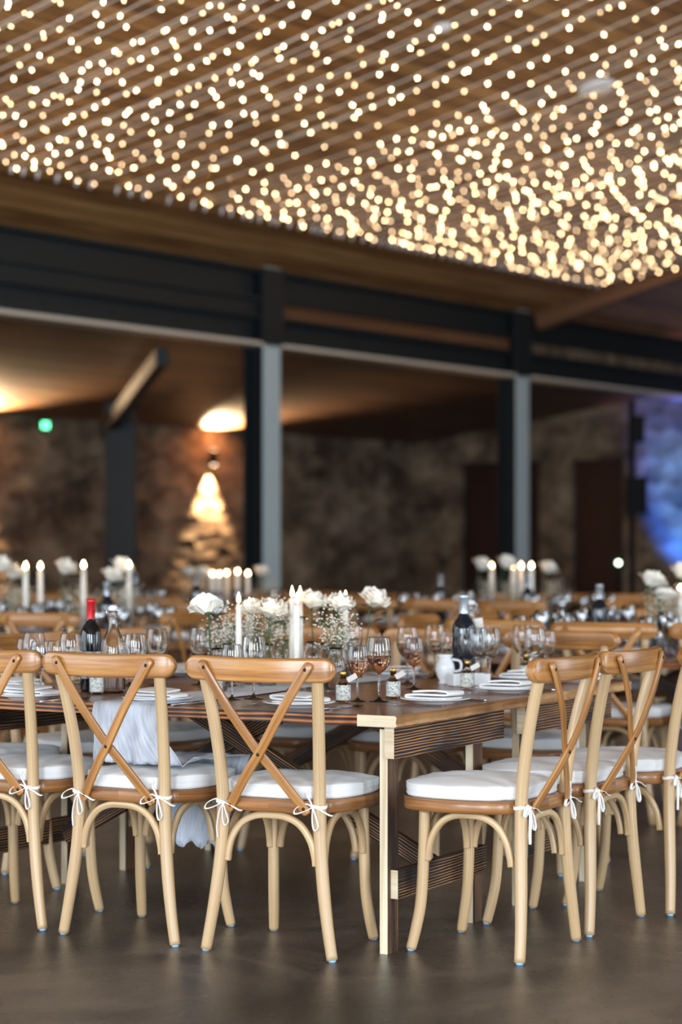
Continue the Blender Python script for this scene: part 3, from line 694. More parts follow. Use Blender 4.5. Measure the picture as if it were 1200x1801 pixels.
# ------------------------------------------------------------------ building shell
def slab(name, pts, mat, thick=.1, uv=None, up=True):
    mb = MB(); P = [Vector(p) for p in pts]
    for p in P: mb.v.append(p)
    for p in P: mb.v.append(p + V(0, 0, thick))
    u = uv or [(p.x, p.y) for p in P]; n = len(P)
    mb.face(list(range(n))[::-1], u[::-1], 0, False); mb.face([n + i for i in range(n)], u, 0, False)
    for i in range(n):
        j = (i + 1) % n; mb.face((i, j, n + j, n + i), [u[i], u[j], (u[j][0], u[j][1] + thick), (u[i][0], u[i][1] + thick)], 0, False)
    o = mb.build(name, M[mat]); tag(o, kind='structure'); return o
fl = slab('floor', [(-22, -6, -.1), (14, -6, -.1), (14, 34, -.1), (-22, 34, -.1)], 'floor', .1)
ME = 8.6; MS = -20.0; QB = -4.25
def ceil(name, m0, m1, q0, q1, z0, z1, mat, th=.12):
    pts = [(m0, -q0, z0), (m1, -q0, z0), (m1, -q1, z1), (m0, -q1, z1)]
    uv = [(m0, q0), (m1, q0), (m1, q1), (m0, q1)]
    return hall(slab(name, pts, mat, th, uv))
ceil('ceiling', MS, ME, -.2, 7.2, roofz(-.2), roofz(7.2), 'ceil')
ceil('ceiling', MS, ME, 7.2, 14.5, roofz(7.2), roofz(0), 'ceil')
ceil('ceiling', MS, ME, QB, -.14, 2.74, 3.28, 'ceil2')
def hbox(name, m, q, z, dm, dq, dz, mat, kind='structure', ua=0, bev=0.0, parent=None):
    mb = MB(); box(mb, (m, -q, z), (dm, dq, dz), uvaxis=ua); o = mb.build(name, M[mat], parent)
    if parent is None: hall(o)
    if kind: tag(o, kind=kind)
    if bev: bevel(o, bev)
    return o
hbox('wall_back', (MS + ME) / 2, QB - .25, 1.4, ME - MS, .5, 2.8, 'stone')
# end wall with openings for two doors
mb = MB()
for (q0, q1, z0, z1) in ((QB, -3.55, 0, 6), (-3.55, -2.25, 2.45, 6), (-2.25, -1.75, 0, 6), (-1.75, -.95, 2.45, 6), (-.95, 14.5, 0, 6.2)):
    box(mb, (ME + .25, -(q0 + q1) / 2, (z0 + z1) / 2), (.5, q1 - q0, z1 - z0))
tag(hall(mb.build('wall_end', M['stone'])), kind='structure')
for k, (qa, w) in enumerate(((-2.9, 1.3), (-1.35, .8))):
    mb = MB(); box(mb, (ME + .12, -qa, 1.22), (.06, w, 2.44)); 
    for zc in (.62, 1.75): box(mb, (ME + .085, -qa, zc), (.02, w - .3, .85))
    d = tag(hall(mb.build('door_%d' % (k + 1), M['doorwood'])), kind='structure'); bevel(d, .006)
# steel frame: columns and lattice of two beams
def column(m, h=3.95):
    mb = MB(); w, dd, t = .24, .26, .02
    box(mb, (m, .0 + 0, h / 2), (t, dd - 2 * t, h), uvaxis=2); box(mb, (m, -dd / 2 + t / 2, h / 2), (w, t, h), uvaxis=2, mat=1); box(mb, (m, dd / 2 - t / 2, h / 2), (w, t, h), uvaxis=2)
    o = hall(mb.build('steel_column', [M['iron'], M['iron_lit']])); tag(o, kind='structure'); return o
for m in (-13, -8.6, -4.15, .18, 4.55): column(m)
def ibeam(name, m0, m1, z0, z1, d=.24, tb=.035, lit=True):
    mb = MB(); L = m1 - m0; c = (m0 + m1) / 2
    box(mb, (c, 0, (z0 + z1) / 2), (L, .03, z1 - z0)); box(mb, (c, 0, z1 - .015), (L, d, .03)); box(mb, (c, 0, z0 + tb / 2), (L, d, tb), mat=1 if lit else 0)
    if lit:
        for k in range(24): lathe(mb, [(.001, .0), (.02, .0), (.02, .006), (.001, .02)], 8, (0, 0, 0)); mb.v[-32:] = [Vector((-9 + k * .42 + v.x, -.015 - v.z, 3.33 + v.y)) for v in mb.v[-32:]]
    return tag(hall(mb.build(name, [M['iron'], M['flange_lit']])), kind='structure')
ibeam('steel_beam', MS, ME, 3.60, 3.90, .26, .03, False)
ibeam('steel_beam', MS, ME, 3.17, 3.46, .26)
hbox('trim_1', (MS + .2) / 2, .02, 3.54, .2 - MS, .1, .16, 'iron')
hbox('trim_2', 2.45, -.03, 3.53, 4.1, .05, .16, 'darkinfill')
hbox('trim_3', 6.7, -.03, 3.53, 3.8, .05, .16, 'stone')
# plates joining the beams at the columns + rivets on the left-hand beam
for m in (.18, 4.55): hbox('steel_gusset', m, .12, 3.55, .30, .06, .72, 'iron')
# timber truss rafter running up the roof slope
mb = MB(); sweep(mb, [V(4.85, -.15, roofz(.15) - .10), V(4.85, -7.1, roofz(7.1) - .10)], rrect(.14, .20, .004, 1), (0, 0, 1), smooth=False)
tag(hall(mb.build('timber_rafter', M['darkinfill'])), kind='structure')
# post and rafter in the lean-to
def wpost(name, a, b, w, d, mat, hint):
    mb = MB(); sweep(mb, [Vector(a), Vector(b)], rrect(w, d, .004, 1), hint, smooth=False); o = mb.build(name, M[mat]); tag(o, kind='structure'); return o
def pix(u, v, Y): return V((u - 600) / FPX * Y, Y, HC - (v - 975) / FPX * Y)
p = pix(213, 975, 22.6); wpost('lean_to_post', (p.x, p.y, 0), (p.x, p.y, 2.86), .34, .20, 'iron', (0, 1, 0))
wpost('lean_to_rafter', pix(285, 628, 19.3), pix(186, 757, 22.9), .12, .16, 'iron', (0, 0, 1))

# wall lamps with light up and down
def wall_lamp(m, label):
    root = empty('wall_lamp'); tag(root, label, 'lamp'); root.location = H(m, QB + .09, 2.38)
    mb = MB(); lathe(mb, [(.001, -.09), (.045, -.09), (.048, -.085), (.048, .085), (.045, .09), (.001, .09)], 20); mb.build('lamp_body', M['black'], root)
    mb = MB(); box(mb, (0, 0, 0), (.05, .05, .05)); mb.v = [Vector((v.x, v.y, v.z)) - WN * .05 for v in mb.v]; mb.build('wall_bracket', M['black'], root)
    for sg in (1, -1):
        mb = MB(); lathe(mb, [(.001, sg * .093), (.036, sg * .093), (.036, sg * .088)], 16); mb.build('lens', M['sconce_lens'], root)
        L = bpy.data.lights.new('wall_lamp_beam', 'SPOT'); L.energy = 1150 if sg > 0 else 950; L.color = (1.0, .68, .38); L.spot_size = math.radians(110 if sg > 0 else 66); L.spot_blend = .7; L.shadow_soft_size = .03
        lo = bpy.data.objects.new('wall_lamp_beam', L); COL.objects.link(lo); lo.location = root.location + V(0, 0, sg * .11)
        d = (V(0, 0, sg) + (WN * .75 if sg > 0 else WN * -.10)); lo.rotation_euler = d.to_track_quat('-Z', 'Y').to_euler()
    return root
wall_lamp(4.15, 'round up-and-down wall lamp glowing on the stone wall left of the first steel column')
wall_lamp(.22, 'up-and-down wall lamp off at the left, lighting the lean-to ceiling')

g = MB(); box(g, (0, 0, 0), (.07, .04, .07)); go = g.build('emergency_light', M['green']); go.location = pix(80, 748, 22.35); go.rotation_euler = (0, 0, HR); bevel(go, .01)
tag(go, 'small green glowing emergency light high on the stone wall at left', 'light')

# stage lighting stand against the right-hand stone wall
st = empty('lighting_stand'); q = pix(1112, 975, 23.5); st.location = (q.x, q.y, 0); tag(st, 'tall black lighting stand with lamp heads in front of the blue-lit stone wall', 'stand')
mb = MB(); tube(mb, [(0, 0, .02), (0, 0, 2.95)], .035, 10, 1); mb.build('pole', M['black'], st)
for k in range(3):
    a = 2 * PI * k / 3; mb = MB(); tube(mb, [(0, 0, .5), (.45 * math.cos(a), .45 * math.sin(a), .015)], .015, 6, 1); mb.build('leg', M['black'], st)
for z, w, hh in ((1.86, .22, .42), (2.62, .16, .3)):
    mb = MB(); box(mb, (.05, 0, z), (w, .2, hh)); bevel(mb.build('lamp_head', M['black'], st), .02)
sl = empty('floor_stand_light'); q = pix(1088, 990, 17.5); sl.location = (q.x, q.y, 0); tag(sl, 'small lamp on a slim black stand shining greenish white above the right-hand tables', 'light')
mb = MB(); tube(mb, [(0, 0, .01), (0, 0, q.z - .05)], .012, 8, 1); lathe(mb, [(.001, 0), (.16, 0), (.16, .012), (.001, .02)], 20); mb.build('pole', M['black'], sl)
mb = MB(); box(mb, (0, .05, q.z), (.13, .09, .12)); bevel(mb.build('lamp_head', M['black'], sl), .01)
mb = MB(); lathe(mb, [(.001, 0), (.020, 0), (.020, .006), (.001, .008)], 14); mb.v = [V(v.x, -v.z, v.y + q.z) for v in mb.v]; mb.build('lens', M['ledwhite'], sl)
def spot(loc, tgt, e, col, size, blend=.6, soft=.05, name='stage_beam'):
    L = bpy.data.lights.new(name, 'SPOT'); L.energy = e; L.color = col; L.spot_size = math.radians(size); L.spot_blend = blend; L.shadow_soft_size = soft
    o = bpy.data.objects.new(name, L); COL.objects.link(o); o.location = loc; o.rotation_euler = (Vector(tgt) - Vector(loc)).to_track_quat('-Z', 'Y').to_euler(); return o
for k, (mm, qq, zt, qt, col, e, sz) in enumerate(((7.4, .0, 1.9, .05, (.02, .14, 1.0), 1200, 48), (7.5, .6, 2.6, .1, (.6, .4, .9), 150, 50), (7.5, .9, 1.7, .15, (.02, .85, .6), 260, 30))):
    up = empty('floor_uplighter'); up.location = H(mm, qq, 0); tag(up, ['blue floor uplighter beside the end stone wall', 'violet floor uplighter near the end stone wall', 'turquoise floor uplighter nearest the right edge'][k], 'light')
    mb = MB(); lathe(mb, [(.001, .02), (.07, .02), (.08, .05), (.08, .2), (.001, .2)], 16); mb.build('lamp_body', M['black'], up)
    mb = MB(); tube(mb, [(-.1, 0, .005), (-.1, 0, .14), (.1, 0, .14), (.1, 0, .005)], .008, 6, 1); mb.build('bracket', M['black'], up)
    spot(H(mm, qq, .25), H(ME, qt, zt), e, col, sz)

# ceiling discs
for (u, v, q, r, lab, nm) in ((1050, 152, 3.9, .16, 'flat white round ceiling speaker at the upper right among the fairy lights', 'ceiling_speaker'), (777, 46, 4.2, .07, 'small white smoke detector on the ceiling boards', 'smoke_detector')):
    # find the roof point on this pixel ray
    X, Z = (u - 600) / FPX, (975 - v) / FPX
    best = None
    Y = 8.0
    while Y < 24:
        P = V(X * Y, Y, HC + Z * Y); d = P - W0; qq = d.dot(WN)
        if P.z >= roofz(qq): best = P; break
        Y += .01
    mb = MB(); lathe(mb, [(.001, -.035), (r * .8, -.033), (r * .97, -.022), (r, -.002), (r * .9, .0), (.001, .0)], 28); o = mb.build(nm, M['china'])
    o.location = best - V(0, 0, .0); ax = (V(0, 0, 1) - WN * .244).normalized(); o.rotation_euler = V(0, 0, 1).rotation_difference(ax).to_euler(); tag(o, lab, 'speaker' if r > .1 else 'detector')

# ------------------------------------------------------------------ fairy lights
def fz(q):
    a = q - 1.1
    return 4.15 + .12 * a + .0125 * a * a
mb = MB(); lathe(mb, [(.0005, .004), (.0042, .003), (.0042, -.020), (.0036, -.020)], 6)
nb = len(mb.v); lathe(mb, [(.0038, -.020), (.0046, -.024), (.0046, -.031), (.0032, -.036), (.0005, -.0375)], 6, mat=1)
bulb0 = mb.build('fairy_bulb', [M['wire'], M['bulb']]); bulb_me = bulb0.data; bulb_dim = bulb_me.copy(); bulb_dim.materials[1] = M['bulbdim']; bpy.data.objects.remove(bulb0)
mb = MB(); tube(mb, [(0, 0, .01), (0, 0, -.07)], .013, 8, 1); lathe(mb, [(.001, -.07), (.019, -.072), (.019, -.11), (.001, -.115)], 8)
plug_me = None
rs = random.Random(21); BULBS = 0
m = -6.5
while m < 4.62:
    root = empty('fairy_light_strand', H(m, 1.1, 0)); root.rotation_euler = (0, 0, HR)
    tag(root, 'one of the thin pale fairy-light strands slung side by side below the boarded ceiling', 'string lights', 'fairy-light strands under the ceiling')
    dip = rs.uniform(-.035, .035); dq = rs.uniform(-.03, .03); qe = 7.0
    pts = []
    for i in range(15):
        q = 1.1 + (qe - 1.1) * i / 14; s = math.sin(PI * i / 14)
        pts.append(V(dq * s, -(q - 1.1), fz(q) + dip * s))
    w = MB(); sweep(w, catmull(pts, 2), circle(6, .0043), (1, 0, 0)); w.build('cable', M['wire'], root)
    # light end connector
    c = MB(); tube(c, [(0, .0, fz(1.1) + .01), (.012, .03, fz(1.1) - .05)], .011, 8, 1); c.build('end_connector', M['rubber'], root)
    q = 1.1 + rs.uniform(.02, .14)
    cnt = 0
    while q < qe:
        P = H(m, q, fz(q)); u = 600 + FPX * P.x / P.y; v = 975 - FPX * (P.z - HC) / P.y
        if -50 < u < 1250 and v > -45:
            s = (q - 1.1) / (qe - 1.1); s = math.sin(PI * s)
            o = bpy.data.objects.new('fairy_bulb', bulb_me if rs.random() < .6 else bulb_dim); COL.objects.link(o); o.parent = root
            o.location = (dq * s, -(q - 1.1), fz(q) + dip * s)
            o.rotation_euler = (rs.gauss(0, .6), rs.gauss(0, .6), rs.uniform(0, 6)); cnt += 1; BULBS += 1
        q += rs.uniform(.15, .31)
    m += rs.choice((.09, .12, .15, .17)) * (1.75 if -3.9 < m < -1.8 else 1.0)
print('BULBS', BULBS)
# ------------------------------------------------------------------ prototypes
chairK = Kind(make_chair(), 'chair'); farK = Kind(make_far_chair(), 'chair')
tableK = Kind(make_trestle(), 'table')
K = {
 'gl': Kind(glass_kind(.205, 'wine_glass'), 'glass'), 'gs': Kind(glass_kind(.180, 'wine_glass'), 'glass'),
 'glw': Kind(glass_kind(.207, 'wine_glass', .146), 'glass'), 'gsw': Kind(glass_kind(.180, 'wine_glass', .150), 'glass'),
 'tl': Kind(glass_kind(.205, 'wine_glass', None, 'thin', 20), 'glass'), 'ts': Kind(glass_kind(.180, 'wine_glass', None, 'thin', 20), 'glass'),
 'plate': Kind(plate(), 'plate'), 'nap': Kind(napkin(), 'napkin'), 'fork': Kind(fork(), 'fork'), 'knife': Kind(knife(), 'knife'), 'spoon': Kind(spoon(), 'spoon'),
 'red': Kind(wine_bottle('wine_bottle', 'darkglass', 'red', 'winelabel', .0365, .318), 'bottle'), 'teal': Kind(wine_bottle('wine_bottle', 'tealglass', 'silverfoil', None, .044, .322), 'bottle'),
 'swing': Kind(swing_bottle(), 'bottle'), 'fav': Kind(favour_bottle(), 'bottle'), 'cand': Kind(candle(.26), 'candle'), 'candt': Kind(candle(.34), 'candle'), 'hold': Kind(candle_holder(), 'candle holder'),
 'vase': Kind(vase(), 'vase'), 'vaset': Kind(vase(.034, .15, 'thin'), 'vase'),
}
def px(u, v, z=TZ):
    Y = (HC - z) * FPX / (v - 975); return V((u - 600) / FPX * Y, Y, z)

# ------------------------------------------------------------------ front table
tableK.put(W(0, 0), RT, 'scorched wooden trestle table, the front one, its rough-cut corner nearest the middle of the floor')
tableK.put(W(0, .953), RT, 'scorched wooden trestle table pushed up behind the front one')
names = [('near', [((-.2145, 6.03), (.427, .904)), ((-.683, 6.279), (.49, .872)), ((-1.125, 6.54), (.46, .888))],
          ['cross-back chair on the near side of the front table, the one nearest its rough-cut corner', 'cross-back chair with the gauze runner trailing over its seat, middle of the near side', 'cross-back chair cut by the left photo edge, near side of the front table']),
         ('right', [((.618, 6.086), (-.871, .49)), ((.875, 6.516), (-.86, .51)), ((1.169, 6.895), (-.90, .43))],
          ['cross-back chair seen from its side, nearest one on the right-hand side of the front table', 'cross-back chair second along the right-hand side of the front table', 'cross-back chair third along the right-hand side, cut by the right edge of the photo'])]
for _, L, lab in names:
    for (p, d), l in zip(L, lab): chairK.put((p[0], p[1], 0), face_rz(d), l, 'cross-back chairs around the front table')
rj = random.Random(5)
def jrz(d, a=.05): return face_rz(d) + rj.uniform(-a, a)
for i, t in enumerate((.36, .88, 1.40)):
    p = W(t + rj.uniform(-.02, .02), 2.04); chairK.put(p, jrz(-E2), 'cross-back chair on the far side of the front table, %s' % ['nearest the right-hand side', 'in the middle', 'nearest the left-hand side'][i], 'cross-back chairs around the front table')
for i, s in enumerate((.38, .90, 1.42)):
    p = W(2.0, s + rj.uniform(-.02, .02)); chairK.put(p, jrz(-E1), 'cross-back chair on the left-hand side of the front table, %s' % ['closest to the camera', 'in the middle', 'furthest back'][i], 'cross-back chairs around the front table')

def setting(c, d, where, cut=True, tl=('gs', 'gl'), near=True, gl=True, nap_rot=0.0):
    """c centre of plate on table, d facing of the guest"""
    rz = face_rz(d); d = Vector((d[0], d[1], 0)).normalized(); r = V(d.y, -d.x, 0)
    K['plate'].put(c, rz, 'white side plate under napkin, %s' % where, 'white side plates')
    K['nap'].put(c + V(0, 0, .012), rz + nap_rot, 'folded white napkin on its plate, %s' % where, 'folded white napkins')
    if cut:
        K['fork'].put(c - r * .145 - d * .01, rz + .04, 'steel fork left of the plate, %s' % where, 'steel forks')
        K['knife'].put(c + r * .140 - d * .01, rz - .03, 'steel knife right of the plate, %s' % where, 'steel knives')
        K['spoon'].put(c + r * .170 + d * .0, rz - .08, 'steel spoon beside the knife, %s' % where, 'steel spoons')
    if gl:
        for k, (a, b) in zip(tl, ((.135, .20), (.06, .27))):
            K[k].put(c + r * a + d * b, 0, '%s empty wine glass, %s' % ('small' if k[1] == 's' else 'large', where), 'wine glasses at the place settings')
D2 = (E2.x, E2.y); D1 = (E1.x, E1.y)
def onT(u, v): 
    p = px(u, v, .729); return V(p.x, p.y, TZ)
setting(onT(526, 1233), D2, 'place behind the nearest-corner chair on the near side', gl=False)
setting(onT(277, 1225), D2, 'place beside the gauze runner on the near side', gl=False)
setting(onT(52, 1219.5), D2, 'leftmost place on the near side', gl=False)
setting(onT(766, 1226.5), D1, 'right-hand side, place nearest the rough-cut corner', gl=False, nap_rot=1.45)
setting(onT(893, 1208), D1, 'right-hand side, middle place', gl=False, nap_rot=1.5)
setting(onT(1025, 1191), D1, 'right-hand side, furthest place', nap_rot=1.4)
for i, t in enumerate((.36, .88, 1.40)): setting(W(t, 1.72, TZ), -E2, 'far side of the front table, %s place' % ['right', 'middle', 'left'][i], nap_rot=.3)
for i, s in enumerate((.38, .90, 1.42)): setting(W(1.68, s, TZ), -E1, 'left-hand side of the front table, %s place' % ['nearest', 'middle', 'furthest'][i], nap_rot=1.2)
# glasses seen in the photograph
GL = [('gsw', 629, 1234, 'smaller wine glass with rose wine, in front of the corner favour bottle'), ('glw', 667, 1234, 'taller wine glass with rose wine, left one behind the table corner'),
      ('gsw', 728, 1212, 'wine glass with rose wine standing behind the napkin of the corner place'), ('glw', 717, 1203, 'larger wine glass half hidden behind the rose wine glass'),
      ('gl', 765, 1193, 'large empty wine glass left of the dark bottle'), ('gs', 790, 1194, 'small empty wine glass just behind the dark bottle'),
      ('gl', 862, 1203, 'empty wine glass right of the dark bottle'), ('gs', 850, 1196, 'empty wine glass beside the table card'),
      ('gl', 941, 1203, 'empty wine glass above the middle place on the right-hand side'),
      ('gs', 408, 1231, 'small wine glass behind the top rail of the nearest-corner chair'), ('gl', 446, 1229, 'tall wine glass behind the top rail of the nearest-corner chair'),
      ('gl', 238, 1222, 'wine glass to the right of the swing-top water bottle'), ('gl', 60, 1218, 'wine glass between the left-hand chairs'), ('gs', 46, 1214, 'smaller wine glass at far left behind the chair rail'),
      ('gl', 352, 1204, 'large wine glass below the leftmost rose'), ('gs', 100, 1221, 'small wine glass behind the chair with the runner')]
for k, u, v, l in GL: K[k].put(px(u, v), 0, l, 'wine glasses at the place settings')
K['fav'].put(px(604, 1236), .2, 'mini favour bottle with floral label and gold cap, at the place nearest the chair rail', 'mini favour bottles')
K['fav'].put(px(692, 1229), -.3, 'mini favour bottle with floral label and gold cap, right of the tall wine glass', 'mini favour bottles')
K['fav'].put(px(822, 1212), .1, 'mini favour bottle in front of the white ramekins', 'mini favour bottles')
K['fav'].put(px(925, 1197), .4, 'mini favour bottle behind the near post of the side-on chair', 'mini favour bottles')
K['fav'].put(px(379, 1222), 0, 'mini favour bottle seen through the back of the nearest-corner chair', 'mini favour bottles')
K['fav'].put(px(170, 1221), .7, 'mini favour bottle in front of the red-capped wine bottle', 'mini favour bottles')
K['red'].put(px(160, 1216), .15, 'dark wine bottle with a red foil capsule and white label')
K['swing'].put(px(199, 1219), .5, 'clear swing-top water bottle beside the red-capped wine bottle')
K['teal'].put(px(816, 1199), .2, 'dark blue-black bottle with a silver foil neck')
K['swing'].put(px(829, 1194), 2.2, 'clear swing-top bottle standing behind the dark bottle')
# ceramic jug, ramekins, cards
mb = MB(); lathe(mb, [(.0003, 0), (.022, 0), (.026, .004), (.020, .012), (.030, .030), (.036, .055), (.033, .075), (.024, .090), (.024, .098), (.031, .108), (.028, .108), (.021, .096), (.021, .088), (.030, .073), (.033, .055), (.027, .032), (.0003, .022)], 28)
j = mb.build('milk_jug', M['china']); j.location = px(783, 1203); tag(j, 'small white ceramic jug left of the dark bottle', 'jug')
mb = MB(); tube(mb, [(0.033, 0, .045), (.056, 0, .052), (.056, 0, .082), (.026, 0, .090)], .005, 8, 4); mb.build('handle', M['china'], j)
for (u, v, l) in ((806, 1207, 'left white square ramekin in front of the dark bottle'), (843, 1206, 'right white square ramekin in front of the dark bottle')):
    mb = MB(); w = .030
    for (a, z) in ((.8, 0), (1, .004), (1.05, .044), (.95, .044), (.88, .008)):
        for x, y in ((-1, -1), (1, -1), (1, 1), (-1, 1)): mb.v.append(V(x * w * a, y * w * a, z))
    for r in range(4):
        for q in range(4): mb.face((r * 4 + q, r * 4 + (q + 1) % 4, (r + 1) * 4 + (q + 1) % 4, (r + 1) * 4 + q), None, 0, False)
    mb.face((3, 2, 1, 0), None, 0, False); mb.face((16, 17, 18, 19), None, 0, False)
    o = mb.build('square_ramekin', M['china']); bevel(o, .003); o.location = px(u, v); o.rotation_euler = (0, 0, .35); tag(o, l, 'dish', 'square ramekins')
mb = MB(); box(mb, (0, 0, .09), (.040, .0012, .18)); o = mb.build('table_card', M['paper']); o.location = px(853, 1194) + V(-.012, 0, .052); o.rotation_euler = (.05, -.1, .1); tag(o, 'narrow blush table card standing behind the empty wine glass', 'card')
mb = MB(); box(mb, (0, 0, .052), (.04, .008, .012)); box(mb, (0, 0, .003), (.05, .03, .006)); box(mb, (0, 0, .027), (.006, .006, .045)); o2 = mb.build('stand', M['bare'], o); o2.location = (0, 0, -.052)
mb = MB(); box(mb, (0, 0, .045), (.032, .004, .09)); o = mb.build('framed_card', M['china']); o.location = px(797, 1196); o.rotation_euler = (-.1, 0, .25); tag(o, 'small upright framed card between the jug and the dark bottle', 'card')
mb = MB(); box(mb, (0, -.0025, .045), (.024, .001, .07)); mb.build('printed_sheet', M['floral'], o)

# gauze runner: lies along the middle, falls over the near edge, over the chair seat and down
mb = MB()
def runner():
    cols = 26; rows = []
    for i in range(44): rows.append(('top', 1.88 - 1.88 * i / 43))
    for i in range(1, 15): rows.append(('fall', i / 14))
    for i in range(1, 9): rows.append(('seat', i / 8))
    for i in range(1, 12): rows.append(('low', i / 11))
    for k, (typ, a) in enumerate(rows):
        for j in range(cols + 1):
            c = j / cols; rip = math.sin(c * 37 + k * .05) * .5 + math.sin(c * 71 + 1 + k * .1) * .3
            if typ == 'top':
                w = .25 + .02 * math.sin(a * 5); t = 1.075 - c * w + .012 * math.sin(a * 7); s = a - .004; z = TZ + .003 + .0022 * (1 + rip) 
            elif typ == 'fall':
                e = min(1, a * 1.6); w = .25 + .09 * a * a; t = 1.075 - c * w - a * .02; s = -.008 - .016 * min(1, a * 6) - .004 * a - (.009 + .010 * a * a) * rip * e - .01 * a * a * math.sin(c * 23 + a * 9); z = TZ + .002 - (TZ - .528) * a
                if a < .1: z = TZ - .004
            elif typ == 'seat':
                t = 1.055 - c * .34 - a * .03; s = -.028 + .33 * a; z = .527 + .010 * (1 + rip) + .008 * (1 + math.sin(c * 31 + a * 12)) * (1 - a)
            else:
                w = .30 - .10 * a; t = 1.0 - c * w + .02 * a; s = .305 + .022 * min(1, a * 5) + .010 * rip; z = .527 - .295 * a + (.012 * math.sin(c * 17) if a > .9 else 0)
            mb.v.append(W(t, s, z))
    for k in range(len(rows) - 1):
        for j in range(cols):
            q = k * (cols + 1) + j
            mb.face((q, q + 1, q + cols + 2, q + cols + 1), [(j / cols, k * .04), ((j + 1) / cols, k * .04), ((j + 1) / cols, (k + 1) * .04), (j / cols, (k + 1) * .04)])
runner()
o = mb.build('table_runner', M['gauze']); m_ = o.modifiers.new('thick', 'SOLIDIFY'); m_.thickness = .0012; m_.offset = 1
tag(o, 'crinkled white gauze runner draped over the near edge of the front table', 'table runner')

# candles, vases, roses and gypsophila on the runner
def at(u, Y, z=TZ): return V((u - 600) / FPX * Y, Y, z)
def top_at(u, v, Y): return at(u, Y, HC - (v - 975) / FPX * Y)
CND = [(420, 7.25, 1063, 'leftmost taper candle behind the first rose'), (439, 7.5, 1070, 'second taper candle from the left'), (522, 7.05, 1064, 'slim taper candle in front of the pair in the middle'), (514, 7.55, 1052, 'taper candle left in the middle pair'), (528, 7.62, 1052, 'taper candle right in the middle pair'), (608, 7.75, 1058, 'taper candle behind the fourth rose')]
def put_candle(u, Y, vt, l, grp, k='cand', h=.26):
    p = at(u, Y, 0); zt = HC - (vt - 975) / FPX * Y; zb = zt - h
    K['hold'].put(V(p.x, p.y, TZ + .004), 0, 'glass holder under the ' + l.split(' behind')[0], 'glass candle holders')
    sc = (zt - TZ - .034) / h
    o = K[k].put(V(p.x, p.y, TZ + .034), rj.uniform(0, 6), 'lit white ' + l, grp); w_ = 1.55 if k == 'candt' else 1.0; o.scale = (w_, w_, sc)
for u, Y, vt, l in CND: put_candle(u, Y, vt, l, 'lit taper candles on the front table')
for (u, Y, i) in ((383, 6.98, 0), (470, 7.3, 1), (548, 7.5, 2), (573, 7.35, 3), (622, 7.75, 4), (498, 7.65, 5), (402, 7.35, 6), (590, 7.0, 7)):
    K['vase'].put(at(u, Y, TZ + .004), 0, 'clear glass bud vase %s' % ['holding the leftmost rose', 'holding the second rose', 'holding the third rose', 'holding the fourth rose', 'holding the rightmost rose', 'with gypsophila in the middle', 'with gypsophila at the left', 'with gypsophila at the right'][i], 'glass bud vases on the front table')
def put_rose(ub, Yb, uh, vh, Yh, lean, seed, S, leaves, label):
    b = at(ub, Yb, TZ + .014); h = top_at(uh, vh, Yh); r = rose(None, h - b, lean, seed, S, leaves); r.location = b; tag(r, label, 'rose', 'cream roses on the front table')
put_rose(383, 6.98, 365, 1082, 6.9, (-.012, .0), 1, .048, ((.70, 1, .052), (.62, -1, .02)), 'leftmost cream rose, standing above the first vase')
put_rose(470, 7.3, 474, 1088, 7.25, (.01, -.02), 2, .049, ((.66, 1, .05), (.5, -1, .045)), 'second cream rose from the left')
put_rose(473, 7.42, 446, 1082, 7.5, (-.02, 0), 6, .040, ((.6, -1, .04),), 'small cream rose behind the second rose')
put_rose(548, 7.5, 549, 1072, 7.6, (.01, 0), 3, .047, ((.6, -1, .06),), 'third cream rose, left of the fourth')
put_rose(573, 7.35, 596, 1078, 7.3, (.015, -.015), 4, .048, ((.82, 1, .055), (.78, -1, .055), (.55, -1, .07)), 'fourth cream rose, tilted forward in front of a candle')
put_rose(622, 7.75, 654, 1068, 7.8, (.03, -.01), 5, .050, ((.8, -1, .04), (.62, 1, .06), (.5, 1, .05)), 'rightmost cream rose, leaning to the right')
for (u, Y, sd, R, H_, lab) in ((402, 7.35, 1, .085, .20, 'white gypsophila cloud at the left under the first roses'), (455, 7.35, 2, .085, .215, 'white gypsophila cloud between the second and third roses'), (498, 7.6, 3, .06, .22, 'white gypsophila cloud behind the middle candles'), (588, 7.2, 4, .075, .19, 'white gypsophila cloud at the right below the fourth rose')):
    g = gyps(sd, R, H_, 330); g.location = at(u, Y, TZ + .012); tag(g, lab, 'gypsophila', 'gypsophila bunches on the front table')

